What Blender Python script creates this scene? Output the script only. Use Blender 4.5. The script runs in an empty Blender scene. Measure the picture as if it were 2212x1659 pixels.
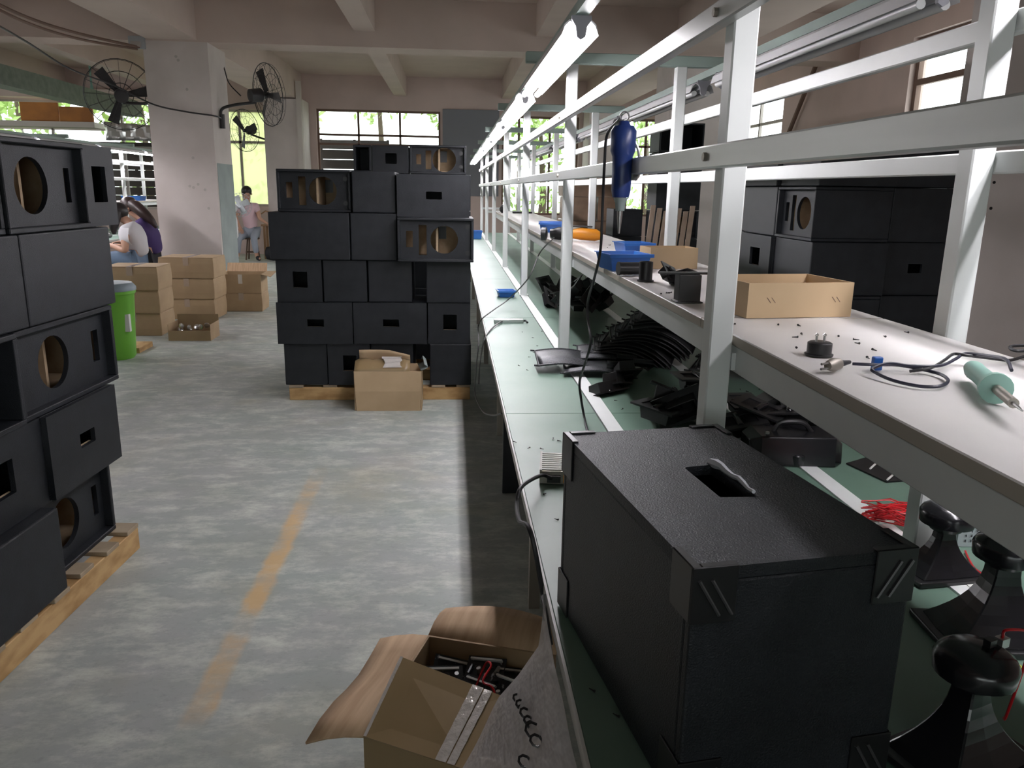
import bpy, bmesh, math, random
from mathutils import Vector, Matrix
PI = math.pi
sc = bpy.context.scene
C = sc.collection
rnd = random.Random(7)

# ------------------------------------------------------------------ camera
FPX, CX, CY, HC = 1696.0, 1106.0, 829.5, 1.5
def _d(u, v): return Vector((u - CX, v - CY, FPX)).normalized()
_Y = _d(976, 408); _Z = -_d(990, 7700); _Z = (_Z - _Y * _Z.dot(_Y)).normalized(); _X = _Y.cross(_Z)
# world = (v.X, v.Y, v.Z) for a vector v in camera space (x right, y down, z forward)
def ray(u, v):
    w = Vector((u - CX, v - CY, FPX)); return Vector((w.dot(_X), w.dot(_Y), w.dot(_Z)))
CAM = Vector((0, 0, HC))
def UZ(u, v, h=0.0):
    r = ray(u, v); return CAM + r * ((h - HC) / r.z)
def UX(u, v, a):
    r = ray(u, v); return CAM + r * (a / r.x)
def UY(u, v, a):
    r = ray(u, v); return CAM + r * (a / r.y)
cam_data = bpy.data.cameras.new('camera'); cam = bpy.data.objects.new('camera', cam_data); C.objects.link(cam)
cam_data.sensor_width = 36; cam_data.lens = 36 * FPX / 2212; cam_data.clip_start = 0.02; cam_data.clip_end = 300
rx = Vector((_X[0], _Y[0], _Z[0])); ry = -Vector((_X[1], _Y[1], _Z[1])); rz = -Vector((_X[2], _Y[2], _Z[2]))
m4 = Matrix.Identity(4)
for i in range(3):
    m4[i][0], m4[i][1], m4[i][2] = rx[i], ry[i], rz[i]; m4[i][3] = CAM[i]
cam.matrix_world = m4
sc.camera = cam

# ------------------------------------------------------------------ world, exposure
SKY = 4.6          # overcast daylight outside the windows
TUBE = 92.0        # fluorescent tubes
sc.view_settings.view_transform = 'Standard'; sc.view_settings.look = 'None'
sc.view_settings.gamma = 1.0; sc.view_settings.use_curve_mapping = False
sc.view_settings.exposure = -0.1
w = bpy.data.worlds.new('overcast_sky'); sc.world = w; w.use_nodes = True
bg = w.node_tree.nodes['Background']; bg.inputs[0].default_value = (0.93, 0.97, 1.0, 1); bg.inputs[1].default_value = SKY
sc.cycles.max_bounces = 8; sc.cycles.diffuse_bounces = 5; sc.cycles.glossy_bounces = 3
sc.cycles.transparent_max_bounces = 12; sc.cycles.sample_clamp_indirect = 6.0

# ------------------------------------------------------------------ materials
MATS = {}
def mat(name, col, rough=0.6, metal=0.0, col2=None, scale=6.0, detail=4.0, contrast=(0.35, 0.65), bump=0.0, bscale=120.0,
        spec=0.5, trans=0.0, emit=0.0, alpha=1.0, stretch=None, coat=0.0):
    if name in MATS: return MATS[name]
    m = bpy.data.materials.new(name); m.use_nodes = True
    nt = m.node_tree; b = nt.nodes['Principled BSDF']
    b.inputs['Base Color'].default_value = (*col, 1); b.inputs['Roughness'].default_value = rough
    b.inputs['Metallic'].default_value = metal; b.inputs['Specular IOR Level'].default_value = spec
    b.inputs['Alpha'].default_value = alpha
    if coat: b.inputs['Coat Weight'].default_value = coat
    if emit:
        b.inputs['Emission Color'].default_value = (*col, 1); b.inputs['Emission Strength'].default_value = emit
    if trans: b.inputs['Transmission Weight'].default_value = trans
    tc = nt.nodes.new('ShaderNodeTexCoord'); vec = tc.outputs['Object']
    if stretch:
        mp = nt.nodes.new('ShaderNodeMapping'); mp.inputs['Scale'].default_value = stretch
        nt.links.new(vec, mp.inputs[0]); vec = mp.outputs[0]
    if col2:
        n = nt.nodes.new('ShaderNodeTexNoise'); n.inputs['Scale'].default_value = scale; n.inputs['Detail'].default_value = detail
        nt.links.new(vec, n.inputs['Vector'])
        r = nt.nodes.new('ShaderNodeValToRGB')
        r.color_ramp.elements[0].position = contrast[0]; r.color_ramp.elements[1].position = contrast[1]
        r.color_ramp.elements[0].color = (*col, 1); r.color_ramp.elements[1].color = (*col2, 1)
        nt.links.new(n.outputs[0], r.inputs[0]); nt.links.new(r.outputs[0], b.inputs['Base Color'])
    if bump:
        n2 = nt.nodes.new('ShaderNodeTexNoise'); n2.inputs['Scale'].default_value = bscale; n2.inputs['Detail'].default_value = 3
        nt.links.new(vec, n2.inputs['Vector'])
        bp = nt.nodes.new('ShaderNodeBump'); bp.inputs['Strength'].default_value = bump; bp.inputs['Distance'].default_value = 0.003
        nt.links.new(n2.outputs[0], bp.inputs['Height']); nt.links.new(bp.outputs[0], b.inputs['Normal'])
    MATS[name] = m; return m

BLACK = mat('black_speaker_paint', (0.0085, 0.010, 0.013), 0.46, col2=(0.013, 0.0155, 0.0195), scale=14, bump=0.5, bscale=420, spec=0.36)
BLACKP = mat('black_plastic', (0.011, 0.011, 0.012), 0.38)
BLACKG = mat('black_gloss_plastic', (0.01, 0.01, 0.012), 0.2)
RUBBER = mat('black_cable', (0.012, 0.012, 0.014), 0.5)
GREYCAB = mat('grey_cable', (0.10, 0.10, 0.10), 0.5)
MDF = mat('raw_fibreboard', (0.42, 0.31, 0.19), 0.8, col2=(0.5, 0.38, 0.25), scale=20)
WHITE = mat('white_painted_steel', (0.74, 0.77, 0.76), 0.42, col2=(0.66, 0.69, 0.68), scale=5, detail=6, contrast=(0.45, 0.8))
ALU = mat('brushed_aluminium', (0.62, 0.63, 0.62), 0.38, metal=0.6, col2=(0.5, 0.51, 0.5), scale=12, stretch=(1, 0.06, 1))
SHELFTOP = mat('white_laminate', (0.74, 0.72, 0.70), 0.38, col2=(0.67, 0.655, 0.64), scale=4)
SHELFEDGE = mat('beige_board_edge', (0.46, 0.42, 0.36), 0.7)
GREENTOP = mat('green_laminate', (0.105, 0.185, 0.14), 0.45, col2=(0.16, 0.235, 0.19), scale=2.2, detail=8, contrast=(0.35, 0.75))
EDGEW = mat('white_edge_trim', (0.6, 0.6, 0.57), 0.5)
PILLAR = mat('whitewashed_plaster', (0.60, 0.54, 0.515), 0.85, col2=(0.52, 0.465, 0.44), scale=2.2, detail=9, contrast=(0.4, 0.72), bump=0.25, bscale=30)
GREENPAINT = mat('grey_green_dado_paint', (0.23, 0.27, 0.26), 0.7, col2=(0.28, 0.32, 0.31), scale=4)
CEIL = mat('ceiling_plaster', (0.55, 0.45, 0.40), 0.9, col2=(0.49, 0.40, 0.355), scale=1.4, detail=8, contrast=(0.4, 0.7))
WALLP = mat('pink_grey_wall_plaster', (0.60, 0.48, 0.44), 0.88, col2=(0.53, 0.43, 0.395), scale=1.6, detail=8, contrast=(0.4, 0.7))
SCREENGREY = mat('grey_board', (0.20, 0.205, 0.23), 0.8)
FRAMEB = mat('brown_window_frame', (0.16, 0.10, 0.075), 0.6)
FRAMEG = mat('pale_window_frame', (0.42, 0.38, 0.35), 0.6)
CARD = mat('cardboard', (0.40, 0.285, 0.165), 0.75, col2=(0.34, 0.235, 0.135), scale=5, detail=6)
CARDL = mat('pale_cardboard', (0.56, 0.41, 0.25), 0.75, col2=(0.50, 0.36, 0.215), scale=5, detail=6)
CARDIN = mat('cardboard_inside', (0.62, 0.44, 0.28), 0.8, col2=(0.50, 0.34, 0.21), scale=9, detail=5, stretch=(6, 0.5, 1))
CARDTAPE = mat('brown_taped_cardboard', (0.27, 0.19, 0.095), 0.33, col2=(0.31, 0.22, 0.12), scale=5, coat=0.3)
TAPE = mat('clear_packing_tape', (0.42, 0.33, 0.26), 0.12, bump=0.9, bscale=55, spec=0.9, coat=1.0)
TAPES = mat('silver_shine_tape', (0.7, 0.66, 0.62), 0.2, metal=0.3, bump=1.0, bscale=70)
PALLET = mat('pallet_wood', (0.52, 0.34, 0.155), 0.75, col2=(0.34, 0.195, 0.075), scale=7, detail=6, contrast=(0.4, 0.66), stretch=(1, 1, 2.5))
PALLETG = mat('weathered_pallet_deck', (0.36, 0.29, 0.20), 0.8, col2=(0.26, 0.20, 0.135), scale=7, detail=6)
BLUE = mat('blue_plastic', (0.018, 0.11, 0.42), 0.33, col2=(0.03, 0.16, 0.50), scale=6)
NAVY = mat('navy_tool_plastic', (0.012, 0.032, 0.15), 0.36)
ORANGE = mat('orange_plastic', (0.80, 0.30, 0.02), 0.4)
STEEL = mat('steel', (0.55, 0.55, 0.55), 0.28, metal=0.9)
DSTEEL = mat('dull_steel', (0.36, 0.33, 0.29), 0.45, metal=0.7)
GRILLE = mat('grey_grille_mesh', (0.05, 0.053, 0.06), 0.45, metal=0.3, col2=(0.012, 0.012, 0.014), scale=260, detail=0, contrast=(0.45, 0.55))
GRILLEB = mat('black_grille_mesh', (0.018, 0.018, 0.019), 0.5, col2=(0.005, 0.005, 0.006), scale=260, detail=0, contrast=(0.45, 0.55))
RED = mat('red_wire', (0.52, 0.012, 0.018), 0.4)
MINT = mat('mint_green_plastic', (0.33, 0.58, 0.50), 0.42)
PAPER = mat('white_paper', (0.75, 0.76, 0.72), 0.7)
GREYBOX = mat('grey_galvanised_steel', (0.42, 0.45, 0.47), 0.45, metal=0.4)
LIMEBIN = mat('lime_green_plastic', (0.16, 0.46, 0.045), 0.42)
BINLID = mat('grey_blue_plastic', (0.20, 0.25, 0.28), 0.5)
FIX = mat('lamp_grey_enamel', (0.30, 0.30, 0.33), 0.5)
REFL = mat('lamp_white_enamel', (0.82, 0.82, 0.84), 0.4)
TUBEON = mat('lit_tube', (1.0, 0.96, 1.0), 0.5, emit=TUBE)
TUBEOFF = mat('unlit_tube', (0.75, 0.76, 0.76), 0.25)
LAMPGREEN = mat('pale_green_enamel', (0.34, 0.43, 0.39), 0.5)
TRAYGREEN = mat('dark_green_cable_tray', (0.10, 0.13, 0.105), 0.6, col2=(0.15, 0.18, 0.15), scale=9)
RODGREEN = mat('teal_paint', (0.14, 0.27, 0.22), 0.6)
DARKW = mat('dark_fan_enamel', (0.018, 0.017, 0.019), 0.45)
SKIN = mat('skin', (0.46, 0.26, 0.18), 0.55)
HAIR = mat('black_hair', (0.012, 0.009, 0.009), 0.4)
HAIRB = mat('dark_brown_hair', (0.03, 0.016, 0.014), 0.4)
SHIRTW = mat('white_cotton', (0.66, 0.65, 0.68), 0.85)
SHIRTP = mat('purple_cotton', (0.055, 0.032, 0.13), 0.85)
SHIRTPK = mat('pink_cotton', (0.62, 0.44, 0.48), 0.85)
JEANS = mat('blue_denim', (0.13, 0.19, 0.28), 0.85)
JEANG = mat('grey_blue_denim', (0.28, 0.31, 0.36), 0.85)
BLACKC = mat('black_cloth', (0.01, 0.01, 0.013), 0.8)
STOOLW = mat('dark_stool_wood', (0.10, 0.055, 0.03), 0.55)
WOODP = mat('sawn_plank', (0.33, 0.25, 0.19), 0.8, col2=(0.27, 0.20, 0.15), scale=8)
WRAP = mat('wrapped_brown_carton', (0.19, 0.125, 0.085), 0.28, col2=(0.25, 0.17, 0.12), scale=6, bump=0.7, bscale=25, coat=0.7)
ORANGEB = mat('weathered_orange_board', (0.50, 0.20, 0.045), 0.75, col2=(0.36, 0.14, 0.04), scale=3)
SILVER = mat('silver_foil', (0.75, 0.72, 0.72), 0.3, metal=0.6, bump=1.0, bscale=8)
DARKSLAT = mat('dark_louvre_slat', (0.03, 0.022, 0.02), 0.6)
LEAF = mat('leaf', (0.30, 0.46, 0.12), 0.6, col2=(0.42, 0.56, 0.20), scale=0.8)
BARK = mat('bark', (0.09, 0.065, 0.045), 0.9)
GROUND = mat('yard_ground', (0.22, 0.25, 0.14), 0.95)
PINKC = mat('pink_plastic', (0.75, 0.30, 0.45), 0.5)
PCB = mat('black_circuit_board', (0.012, 0.014, 0.016), 0.4, col2=(0.5, 0.5, 0.52), scale=55, detail=2, contrast=(0.6, 0.72))
LIMEW = mat('yellow_wire', (0.55, 0.52, 0.06), 0.5)
WHITEPL = mat('white_plastic', (0.72, 0.72, 0.74), 0.45)
DRAWINGBROWN = mat('brown_machine_paint', (0.28, 0.16, 0.08), 0.6)
FABRICGREY = mat('pale_wall_ledge', (0.55, 0.50, 0.46), 0.8)

def glass(name, tint, alpha):
    m = bpy.data.materials.new(name); m.use_nodes = True; nt = m.node_tree; nt.nodes.clear()
    o = nt.nodes.new('ShaderNodeOutputMaterial'); mx = nt.nodes.new('ShaderNodeMixShader')
    t = nt.nodes.new('ShaderNodeBsdfTransparent'); t.inputs[0].default_value = (*tint, 1)
    g = nt.nodes.new('ShaderNodeBsdfGlossy'); g.inputs['Roughness'].default_value = 0.08
    mx.inputs[0].default_value = alpha
    nt.links.new(t.outputs[0], mx.inputs[1]); nt.links.new(g.outputs[0], mx.inputs[2]); nt.links.new(mx.outputs[0], o.inputs[0])
    return m
def frosted(name, tint, clear, rough_col):
    m = bpy.data.materials.new(name); m.use_nodes = True; nt = m.node_tree; nt.nodes.clear()
    o = nt.nodes.new('ShaderNodeOutputMaterial'); mx = nt.nodes.new('ShaderNodeMixShader')
    t = nt.nodes.new('ShaderNodeBsdfTransparent'); t.inputs[0].default_value = (*tint, 1)
    g = nt.nodes.new('ShaderNodeBsdfTranslucent'); g.inputs[0].default_value = (*rough_col, 1)
    mx.inputs[0].default_value = 1 - clear
    nt.links.new(t.outputs[0], mx.inputs[1]); nt.links.new(g.outputs[0], mx.inputs[2]); nt.links.new(mx.outputs[0], o.inputs[0])
    return m
PANE = glass('window_glass', (0.95, 0.97, 0.95), 0.06)
FROST = frosted('frosted_window_glass', (0.85, 0.87, 0.74), 0.22, (0.66, 0.67, 0.46))
FILM = frosted('translucent_polythene', (0.9, 0.9, 0.9), 0.30, (0.62, 0.6, 0.6))
def film_mat():
    m = bpy.data.materials.new('milky_polythene'); m.use_nodes = True; nt = m.node_tree; b = nt.nodes['Principled BSDF']
    b.inputs['Base Color'].default_value = (0.62, 0.60, 0.60, 1); b.inputs['Roughness'].default_value = 0.35; b.inputs['Alpha'].default_value = 0.55
    n2 = nt.nodes.new('ShaderNodeTexNoise'); n2.inputs['Scale'].default_value = 14
    bp = nt.nodes.new('ShaderNodeBump'); bp.inputs['Strength'].default_value = 0.6; bp.inputs['Distance'].default_value = 0.01
    nt.links.new(n2.outputs[0], bp.inputs['Height']); nt.links.new(bp.outputs[0], b.inputs['Normal'])
    return m
POLY = film_mat()
lf = LEAF.node_tree.nodes['Principled BSDF']

# floor: grey green painted concrete with worn pale patches, ochre stains and a faded orange guide line
def floor_mat():
    m = bpy.data.materials.new('worn_painted_concrete'); m.use_nodes = True; nt = m.node_tree; L = nt.links
    b = nt.nodes['Principled BSDF']; tc = nt.nodes.new('ShaderNodeTexCoord')
    def noise(scale, det=5, mp=None, rough=0.6):
        n = nt.nodes.new('ShaderNodeTexNoise'); n.inputs['Scale'].default_value = scale; n.inputs['Detail'].default_value = det
        n.inputs['Roughness'].default_value = rough
        if mp:
            p = nt.nodes.new('ShaderNodeMapping'); p.inputs['Scale'].default_value = mp[0]; p.inputs['Location'].default_value = mp[1]
            L.new(tc.outputs['Object'], p.inputs[0]); L.new(p.outputs[0], n.inputs['Vector'])
        else: L.new(tc.outputs['Object'], n.inputs['Vector'])
        return n.outputs[0]
    def ramp(x, a, c, va=0.0, vb=1.0):
        r = nt.nodes.new('ShaderNodeMapRange'); r.inputs[1].default_value = a; r.inputs[2].default_value = c
        r.inputs[3].default_value = va; r.inputs[4].default_value = vb; L.new(x, r.inputs[0]); return r.outputs[0]
    def mixc(f, A, B):
        x = nt.nodes.new('ShaderNodeMix'); x.data_type = 'RGBA'
        if hasattr(f, 'links'): L.new(f, x.inputs[0])
        else: x.inputs[0].default_value = f
        for s, v in ((6, A), (7, B)):
            if isinstance(v, tuple): x.inputs[s].default_value = (*v, 1)
            else: L.new(v, x.inputs[s])
        return x.outputs[2]
    def mth(op, a, c):
        x = nt.nodes.new('ShaderNodeMath'); x.operation = op
        for i, v in enumerate((a, c)):
            if hasattr(v, 'links'): L.new(v, x.inputs[i])
            else: x.inputs[i].default_value = v
        return x.outputs[0]
    base = mixc(ramp(noise(1.6, 6), 0.35, 0.7), (0.335, 0.375, 0.35), (0.395, 0.40, 0.395))
    base = mixc(ramp(noise(5.5, 10, ((0.8, 1.5, 1), (3, 1, 0)), 0.74), 0.47, 0.66, 0, 0.9), base, (0.62, 0.65, 0.58))
    base = mixc(ramp(noise(3.0, 6, ((1, 1, 1), (9, 3, 0)), 0.6), 0.45, 0.7, 0, 0.5), base, (0.26, 0.29, 0.25))
    base = mixc(ramp(noise(26.0, 8, ((1, 1.4, 1), (0, 4, 0)), 0.75), 0.52, 0.7, 0, 0.4), base, (0.2, 0.205, 0.2))
    base = mixc(ramp(noise(1.1, 5, ((1, 1, 1), (7, 2, 0))), 0.55, 0.75, 0, 0.4), base, (0.42, 0.37, 0.22))
    # guide line
    p1, p2 = UZ(700, 1000), UZ(440, 1520)
    sep = nt.nodes.new('ShaderNodeSeparateXYZ'); L.new(tc.outputs['Object'], sep.inputs[0])
    k = (p2.x - p1.x) / (p2.y - p1.y)
    xl = mth('ADD', mth('MULTIPLY', mth('SUBTRACT', sep.outputs[1], p1.y), k), p1.x)
    d = mth('ABSOLUTE', mth('SUBTRACT', sep.outputs[0], xl), 0)
    d = mth('ADD', d, mth('MULTIPLY', mth('SUBTRACT', noise(9, 4), 0.5), 0.05))
    line = ramp(d, 0.028, 0.05, 1, 0)
    wear = ramp(noise(3.6, 4, ((1, 1, 1), (0, 5.3, 0))), 0.38, 0.6)
    ys = mth('MULTIPLY', ramp(sep.outputs[1], 1.98, 2.1), ramp(sep.outputs[1], 3.7, 4.2, 1, 0))
    line = mth('MULTIPLY', mth('MULTIPLY', line, mth('ADD', wear, 0.12)), mth('MULTIPLY', ys, 0.7))
    base = mixc(line, base, (0.62, 0.40, 0.17))
    L.new(base, b.inputs['Base Color'])
    L.new(ramp(noise(6, 5), 0.3, 0.7, 0.42, 0.7), b.inputs['Roughness'])
    bp = nt.nodes.new('ShaderNodeBump'); bp.inputs['Strength'].default_value = 0.15; bp.inputs['Distance'].default_value = 0.002
    L.new(noise(30, 5), bp.inputs['Height']); L.new(bp.outputs[0], b.inputs['Normal'])
    return m
FLOOR = floor_mat()

# ------------------------------------------------------------------ mesh helpers
class MB:
    def __init__(s): s.v = []; s.f = []; s.m = []; s.sm = []
    def add(s, vs, fs, mi=0, smooth=False):
        o = len(s.v); s.v += [tuple(v) for v in vs]
        for f in fs: s.f.append(tuple(i + o for i in f)); s.m.append(mi); s.sm.append(smooth)
        return s
    def box(s, x0, x1, y0, y1, z0, z1, mi=0, M=None):
        vs = [Vector(p) for p in ((x0,y0,z0),(x1,y0,z0),(x1,y1,z0),(x0,y1,z0),(x0,y0,z1),(x1,y0,z1),(x1,y1,z1),(x0,y1,z1))]
        if M is not None: vs = [M @ v for v in vs]
        return s.add(vs, [(0,3,2,1),(4,5,6,7),(0,1,5,4),(1,2,6,5),(2,3,7,6),(3,0,4,7)], mi)
    def tube(s, pts, r, n=8, mi=0, cap=True):
        pts = [Vector(p) for p in pts]; rs = r if isinstance(r, (list, tuple)) else [r] * len(pts)
        rings = []; prev = None
        for i, p in enumerate(pts):
            t = (pts[min(i+1, len(pts)-1)] - pts[max(i-1, 0)])
            if t.length < 1e-9: t = Vector((0,0,1))
            t.normalize()
            if prev is None:
                a = Vector((0,0,1)) if abs(t.z) < 0.9 else Vector((1,0,0))
                u = t.cross(a).normalized()
            else:
                u = prev - t * prev.dot(t)
                u = u.normalized() if u.length > 1e-6 else t.orthogonal().normalized()
            prev = u; v = t.cross(u)
            rings.append([p + (u * math.cos(2*PI*k/n) + v * math.sin(2*PI*k/n)) * rs[i] for k in range(n)])
        vs = [q for rg in rings for q in rg]; fs = []
        for i in range(len(rings)-1):
            for k in range(n): fs.append((i*n+k, i*n+(k+1)%n, (i+1)*n+(k+1)%n, (i+1)*n+k))
        if cap: fs.append(tuple(range(n-1, -1, -1))); fs.append(tuple((len(rings)-1)*n+k for k in range(n)))
        return s.add(vs, fs, mi, True)
    def lathe(s, prof, n=20, M=None, mi=0):
        vs = []; fs = []
        for r, z in prof:
            for k in range(n): vs.append(Vector((r*math.cos(2*PI*k/n), r*math.sin(2*PI*k/n), z)))
        for i in range(len(prof)-1):
            for k in range(n): fs.append((i*n+k, i*n+(k+1)%n, (i+1)*n+(k+1)%n, (i+1)*n+k))
        fs.append(tuple(range(n-1,-1,-1))); fs.append(tuple((len(prof)-1)*n+k for k in range(n)))
        if M is not None: vs = [M @ v for v in vs]
        return s.add(vs, fs, mi, True)
    def loft(s, rings, mi=0, cap=True, closed=True, smooth=False):
        n = len(rings[0]); vs = [v for r in rings for v in r]; fs = []
        for i in range(len(rings)-1):
            for k in range(n if closed else n-1): fs.append((i*n+k, i*n+(k+1)%n, (i+1)*n+(k+1)%n, (i+1)*n+k))
        if cap and closed: fs.append(tuple(range(n-1,-1,-1))); fs.append(tuple((len(rings)-1)*n+k for k in range(n)))
        return s.add(vs, fs, mi, smooth)
    def quad(s, a, b, c, d, t=0.0, mi=0):
        a, b, c, d = map(Vector, (a, b, c, d))
        if not t: return s.add([a,b,c,d], [(0,1,2,3)], mi)
        n = (b-a).cross(d-a).normalized() * t
        return s.add([a,b,c,d,a-n,b-n,c-n,d-n], [(0,1,2,3),(7,6,5,4),(0,4,5,1),(1,5,6,2),(2,6,7,3),(3,7,4,0)], mi)
    def mesh(s, name, mats):
        me = bpy.data.meshes.new(name); me.from_pydata(s.v, [], s.f)
        for m in (mats if isinstance(mats, (list, tuple)) else [mats]): me.materials.append(m)
        for p, mi, sm in zip(me.polygons, s.m, s.sm): p.material_index = mi; p.use_smooth = sm
        bm = bmesh.new(); bm.from_mesh(me); bmesh.ops.recalc_face_normals(bm, faces=bm.faces); bm.to_mesh(me); bm.free()
        if any(s.sm): me.set_sharp_from_angle(angle=0.75)
        return me
    def build(s, name, mats, parent=None, bevel=0, seg=2): return put(name, s.mesh(name, mats), parent, bevel, seg)
def put(name, me, parent=None, bevel=0, seg=2, loc=None, rot=None):
    o = bpy.data.objects.new(name, me); C.objects.link(o)
    if parent is not None: o.parent = parent
    if bevel:
        b = o.modifiers.new('edge', 'BEVEL'); b.width = bevel; b.segments = seg; b.limit_method = 'ANGLE'; b.angle_limit = 0.9
    if loc is not None: o.location = loc
    if rot is not None: o.rotation_euler = rot
    return o
def thing(name, label, cat, loc=(0,0,0), rotz=0, group=None, rot=None):
    o = bpy.data.objects.new(name, None); C.objects.link(o); o.empty_display_size = 0.05
    o.location = loc; o.rotation_euler = rot if rot else (0, 0, rotz); tag(o, label, cat, group); return o
def tag(o, label, cat, group=None):
    o['label'] = label; o['category'] = cat
    if group: o['group'] = group
    return o
def struct(o): o['kind'] = 'structure'; return o
def kids(o): return [c for c in bpy.data.objects if c.parent == o]
def dup(root, loc, rotz=None, label=None, group=None, rot=None):
    r = root.copy(); C.objects.link(r); r.location = loc
    if rotz is not None: r.rotation_euler = (0, 0, rotz)
    if rot is not None: r.rotation_euler = rot
    if label: r['label'] = label
    if group: r['group'] = group
    for ch in kids(root):
        c = ch.copy(); C.objects.link(c); c.parent = r
        for g in kids(ch):
            d = g.copy(); C.objects.link(d); d.parent = c
    return r
def smooth_path(pts, n=8):
    P = [Vector(p) for p in pts]; P = [2*P[0]-P[1]] + P + [2*P[-1]-P[-2]]; out = []
    for i in range(1, len(P)-2):
        for k in range(n):
            t = k/n; a, b, c, d = P[i-1], P[i], P[i+1], P[i+2]
            out.append(0.5*((2*b) + (c-a)*t + (2*a-5*b+4*c-d)*t*t + (3*b-a-3*c+d)*t**3))
    out.append(P[-2]); return out
_pc = {}
def panel_mesh(w, h, t, holes, key=None):
    """flat panel in XZ, front face y=0, thickness t towards +y, with holes given as point lists"""
    cu = bpy.data.curves.new('panel', 'CURVE'); cu.dimensions = '2D'; cu.fill_mode = 'BOTH'; cu.extrude = t/2
    for loop in [[(0,0),(w,0),(w,h),(0,h)]] + holes:
        sp = cu.splines.new('POLY'); sp.points.add(len(loop)-1); sp.use_cyclic_u = True
        for p, q in zip(sp.points, loop): p.co = (q[0], q[1], 0, 1)
    o = bpy.data.objects.new('panel', cu); C.objects.link(o)
    me = bpy.data.meshes.new_from_object(o.evaluated_get(bpy.context.evaluated_depsgraph_get()))
    bpy.data.objects.remove(o); bpy.data.curves.remove(cu)
    me.transform(Matrix(((1,0,0,0),(0,0,-1,t/2),(0,1,0,0),(0,0,0,1))))
    return me
def circle(cx, cz, r, n=28): return [(cx + r*math.cos(2*PI*k/n), cz + r*math.sin(2*PI*k/n)) for k in range(n)]
def rect(x0, x1, z0, z1): return [(x0,z0),(x1,z0),(x1,z1),(x0,z1)]

# ================================================================== THE HALL
YF, XR, XL, YN = 18.3, 5.5, -12.0, -5.0
SLAB, BEAMZ, SECZ = 3.85, 3.26, 3.45
o = MB().box(XL, XR, YN, YF, -0.1, 0).build('floor', FLOOR); struct(o)
ceil = MB().box(XL, XR, YN, YF, SLAB, SLAB+0.15).build('ceiling', CEIL); struct(ceil)
for y in (-2.0, 4.5, 11.0): MB().box(XL, XR, y, y+0.5, BEAMZ, SLAB).build('beam', CEIL, ceil)
for x in (-10.6, -3.85, 2.98):
    for a, b in ((YN, -2.0), (-1.5, 4.5), (5.0, 11.0), (11.5, YF)): MB().box(x, x+0.62, a, b, BEAMZ+0.02, SLAB).build('beam', CEIL, ceil)
for x in (-8.4, -6.2, -1.25, 1.1):
    for a, b in ((YN, -2.0), (-1.5, 4.5), (5.0, 11.0), (11.5, YF)): MB().box(x, x+0.27, a, b, SECZ, SLAB).build('beam', CEIL, ceil)
def wall(name, axis, pos, lo, hi, z1, holes, thick, m):
    """axis 'y': wall in plane y=pos spanning x lo..hi; holes (a,b,z0,z1)"""
    cu = sorted({lo, hi, *[h[0] for h in holes], *[h[1] for h in holes]}); cz = sorted({0.0, z1, *[h[2] for h in holes], *[h[3] for h in holes]})
    mb = MB()
    for i in range(len(cu)-1):
        for j in range(len(cz)-1):
            mu, mz = (cu[i]+cu[i+1])/2, (cz[j]+cz[j+1])/2
            if any(h[0] < mu < h[1] and h[2] < mz < h[3] for h in holes): continue
            if axis == 'y': mb.box(cu[i], cu[i+1], min(pos,pos+thick), max(pos,pos+thick), cz[j], cz[j+1])
            else: mb.box(min(pos,pos+thick), max(pos,pos+thick), cu[i], cu[i+1], cz[j], cz[j+1])
    return struct(mb.build(name, m))
# far wall openings (x0,x1,z0,z1)
FW = {1: (-10.7, -5.75, 0.95, 3.2), 2: (-5.3, -3.9, 1.05, 3.1), 3: (-2.95, -0.25, 0.95, 3.15), 4: (1.12, 2.85, 0.95, 3.1), 5: (3.7, 5.2, 0.95, 3.1)}
wall('wall_back', 'y', YF, XL, XR, SLAB, list(FW.values()), 0.2, WALLP)
RW = {6: (6.4, 9.7, 1.25, 3.34), 7: (13.4, 15.9, 1.25, 3.24)}
wall('wall_right', 'x', XR, YN, YF, SLAB, list(RW.values()), 0.2, WALLP)
LW = {8: (6, 10, 1.0, 3.1), 9: (11.8, 15.8, 1.0, 3.1)}
wall('wall_left', 'x', XL, YN, YF, SLAB, list(LW.values()), -0.2, WALLP)
BW = {10: (-2.6, 2.4, 0.9, 2.4)}
wall('wall_front', 'y', YN, XL, XR, SLAB, list(BW.values()), -0.2, WALLP)
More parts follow.
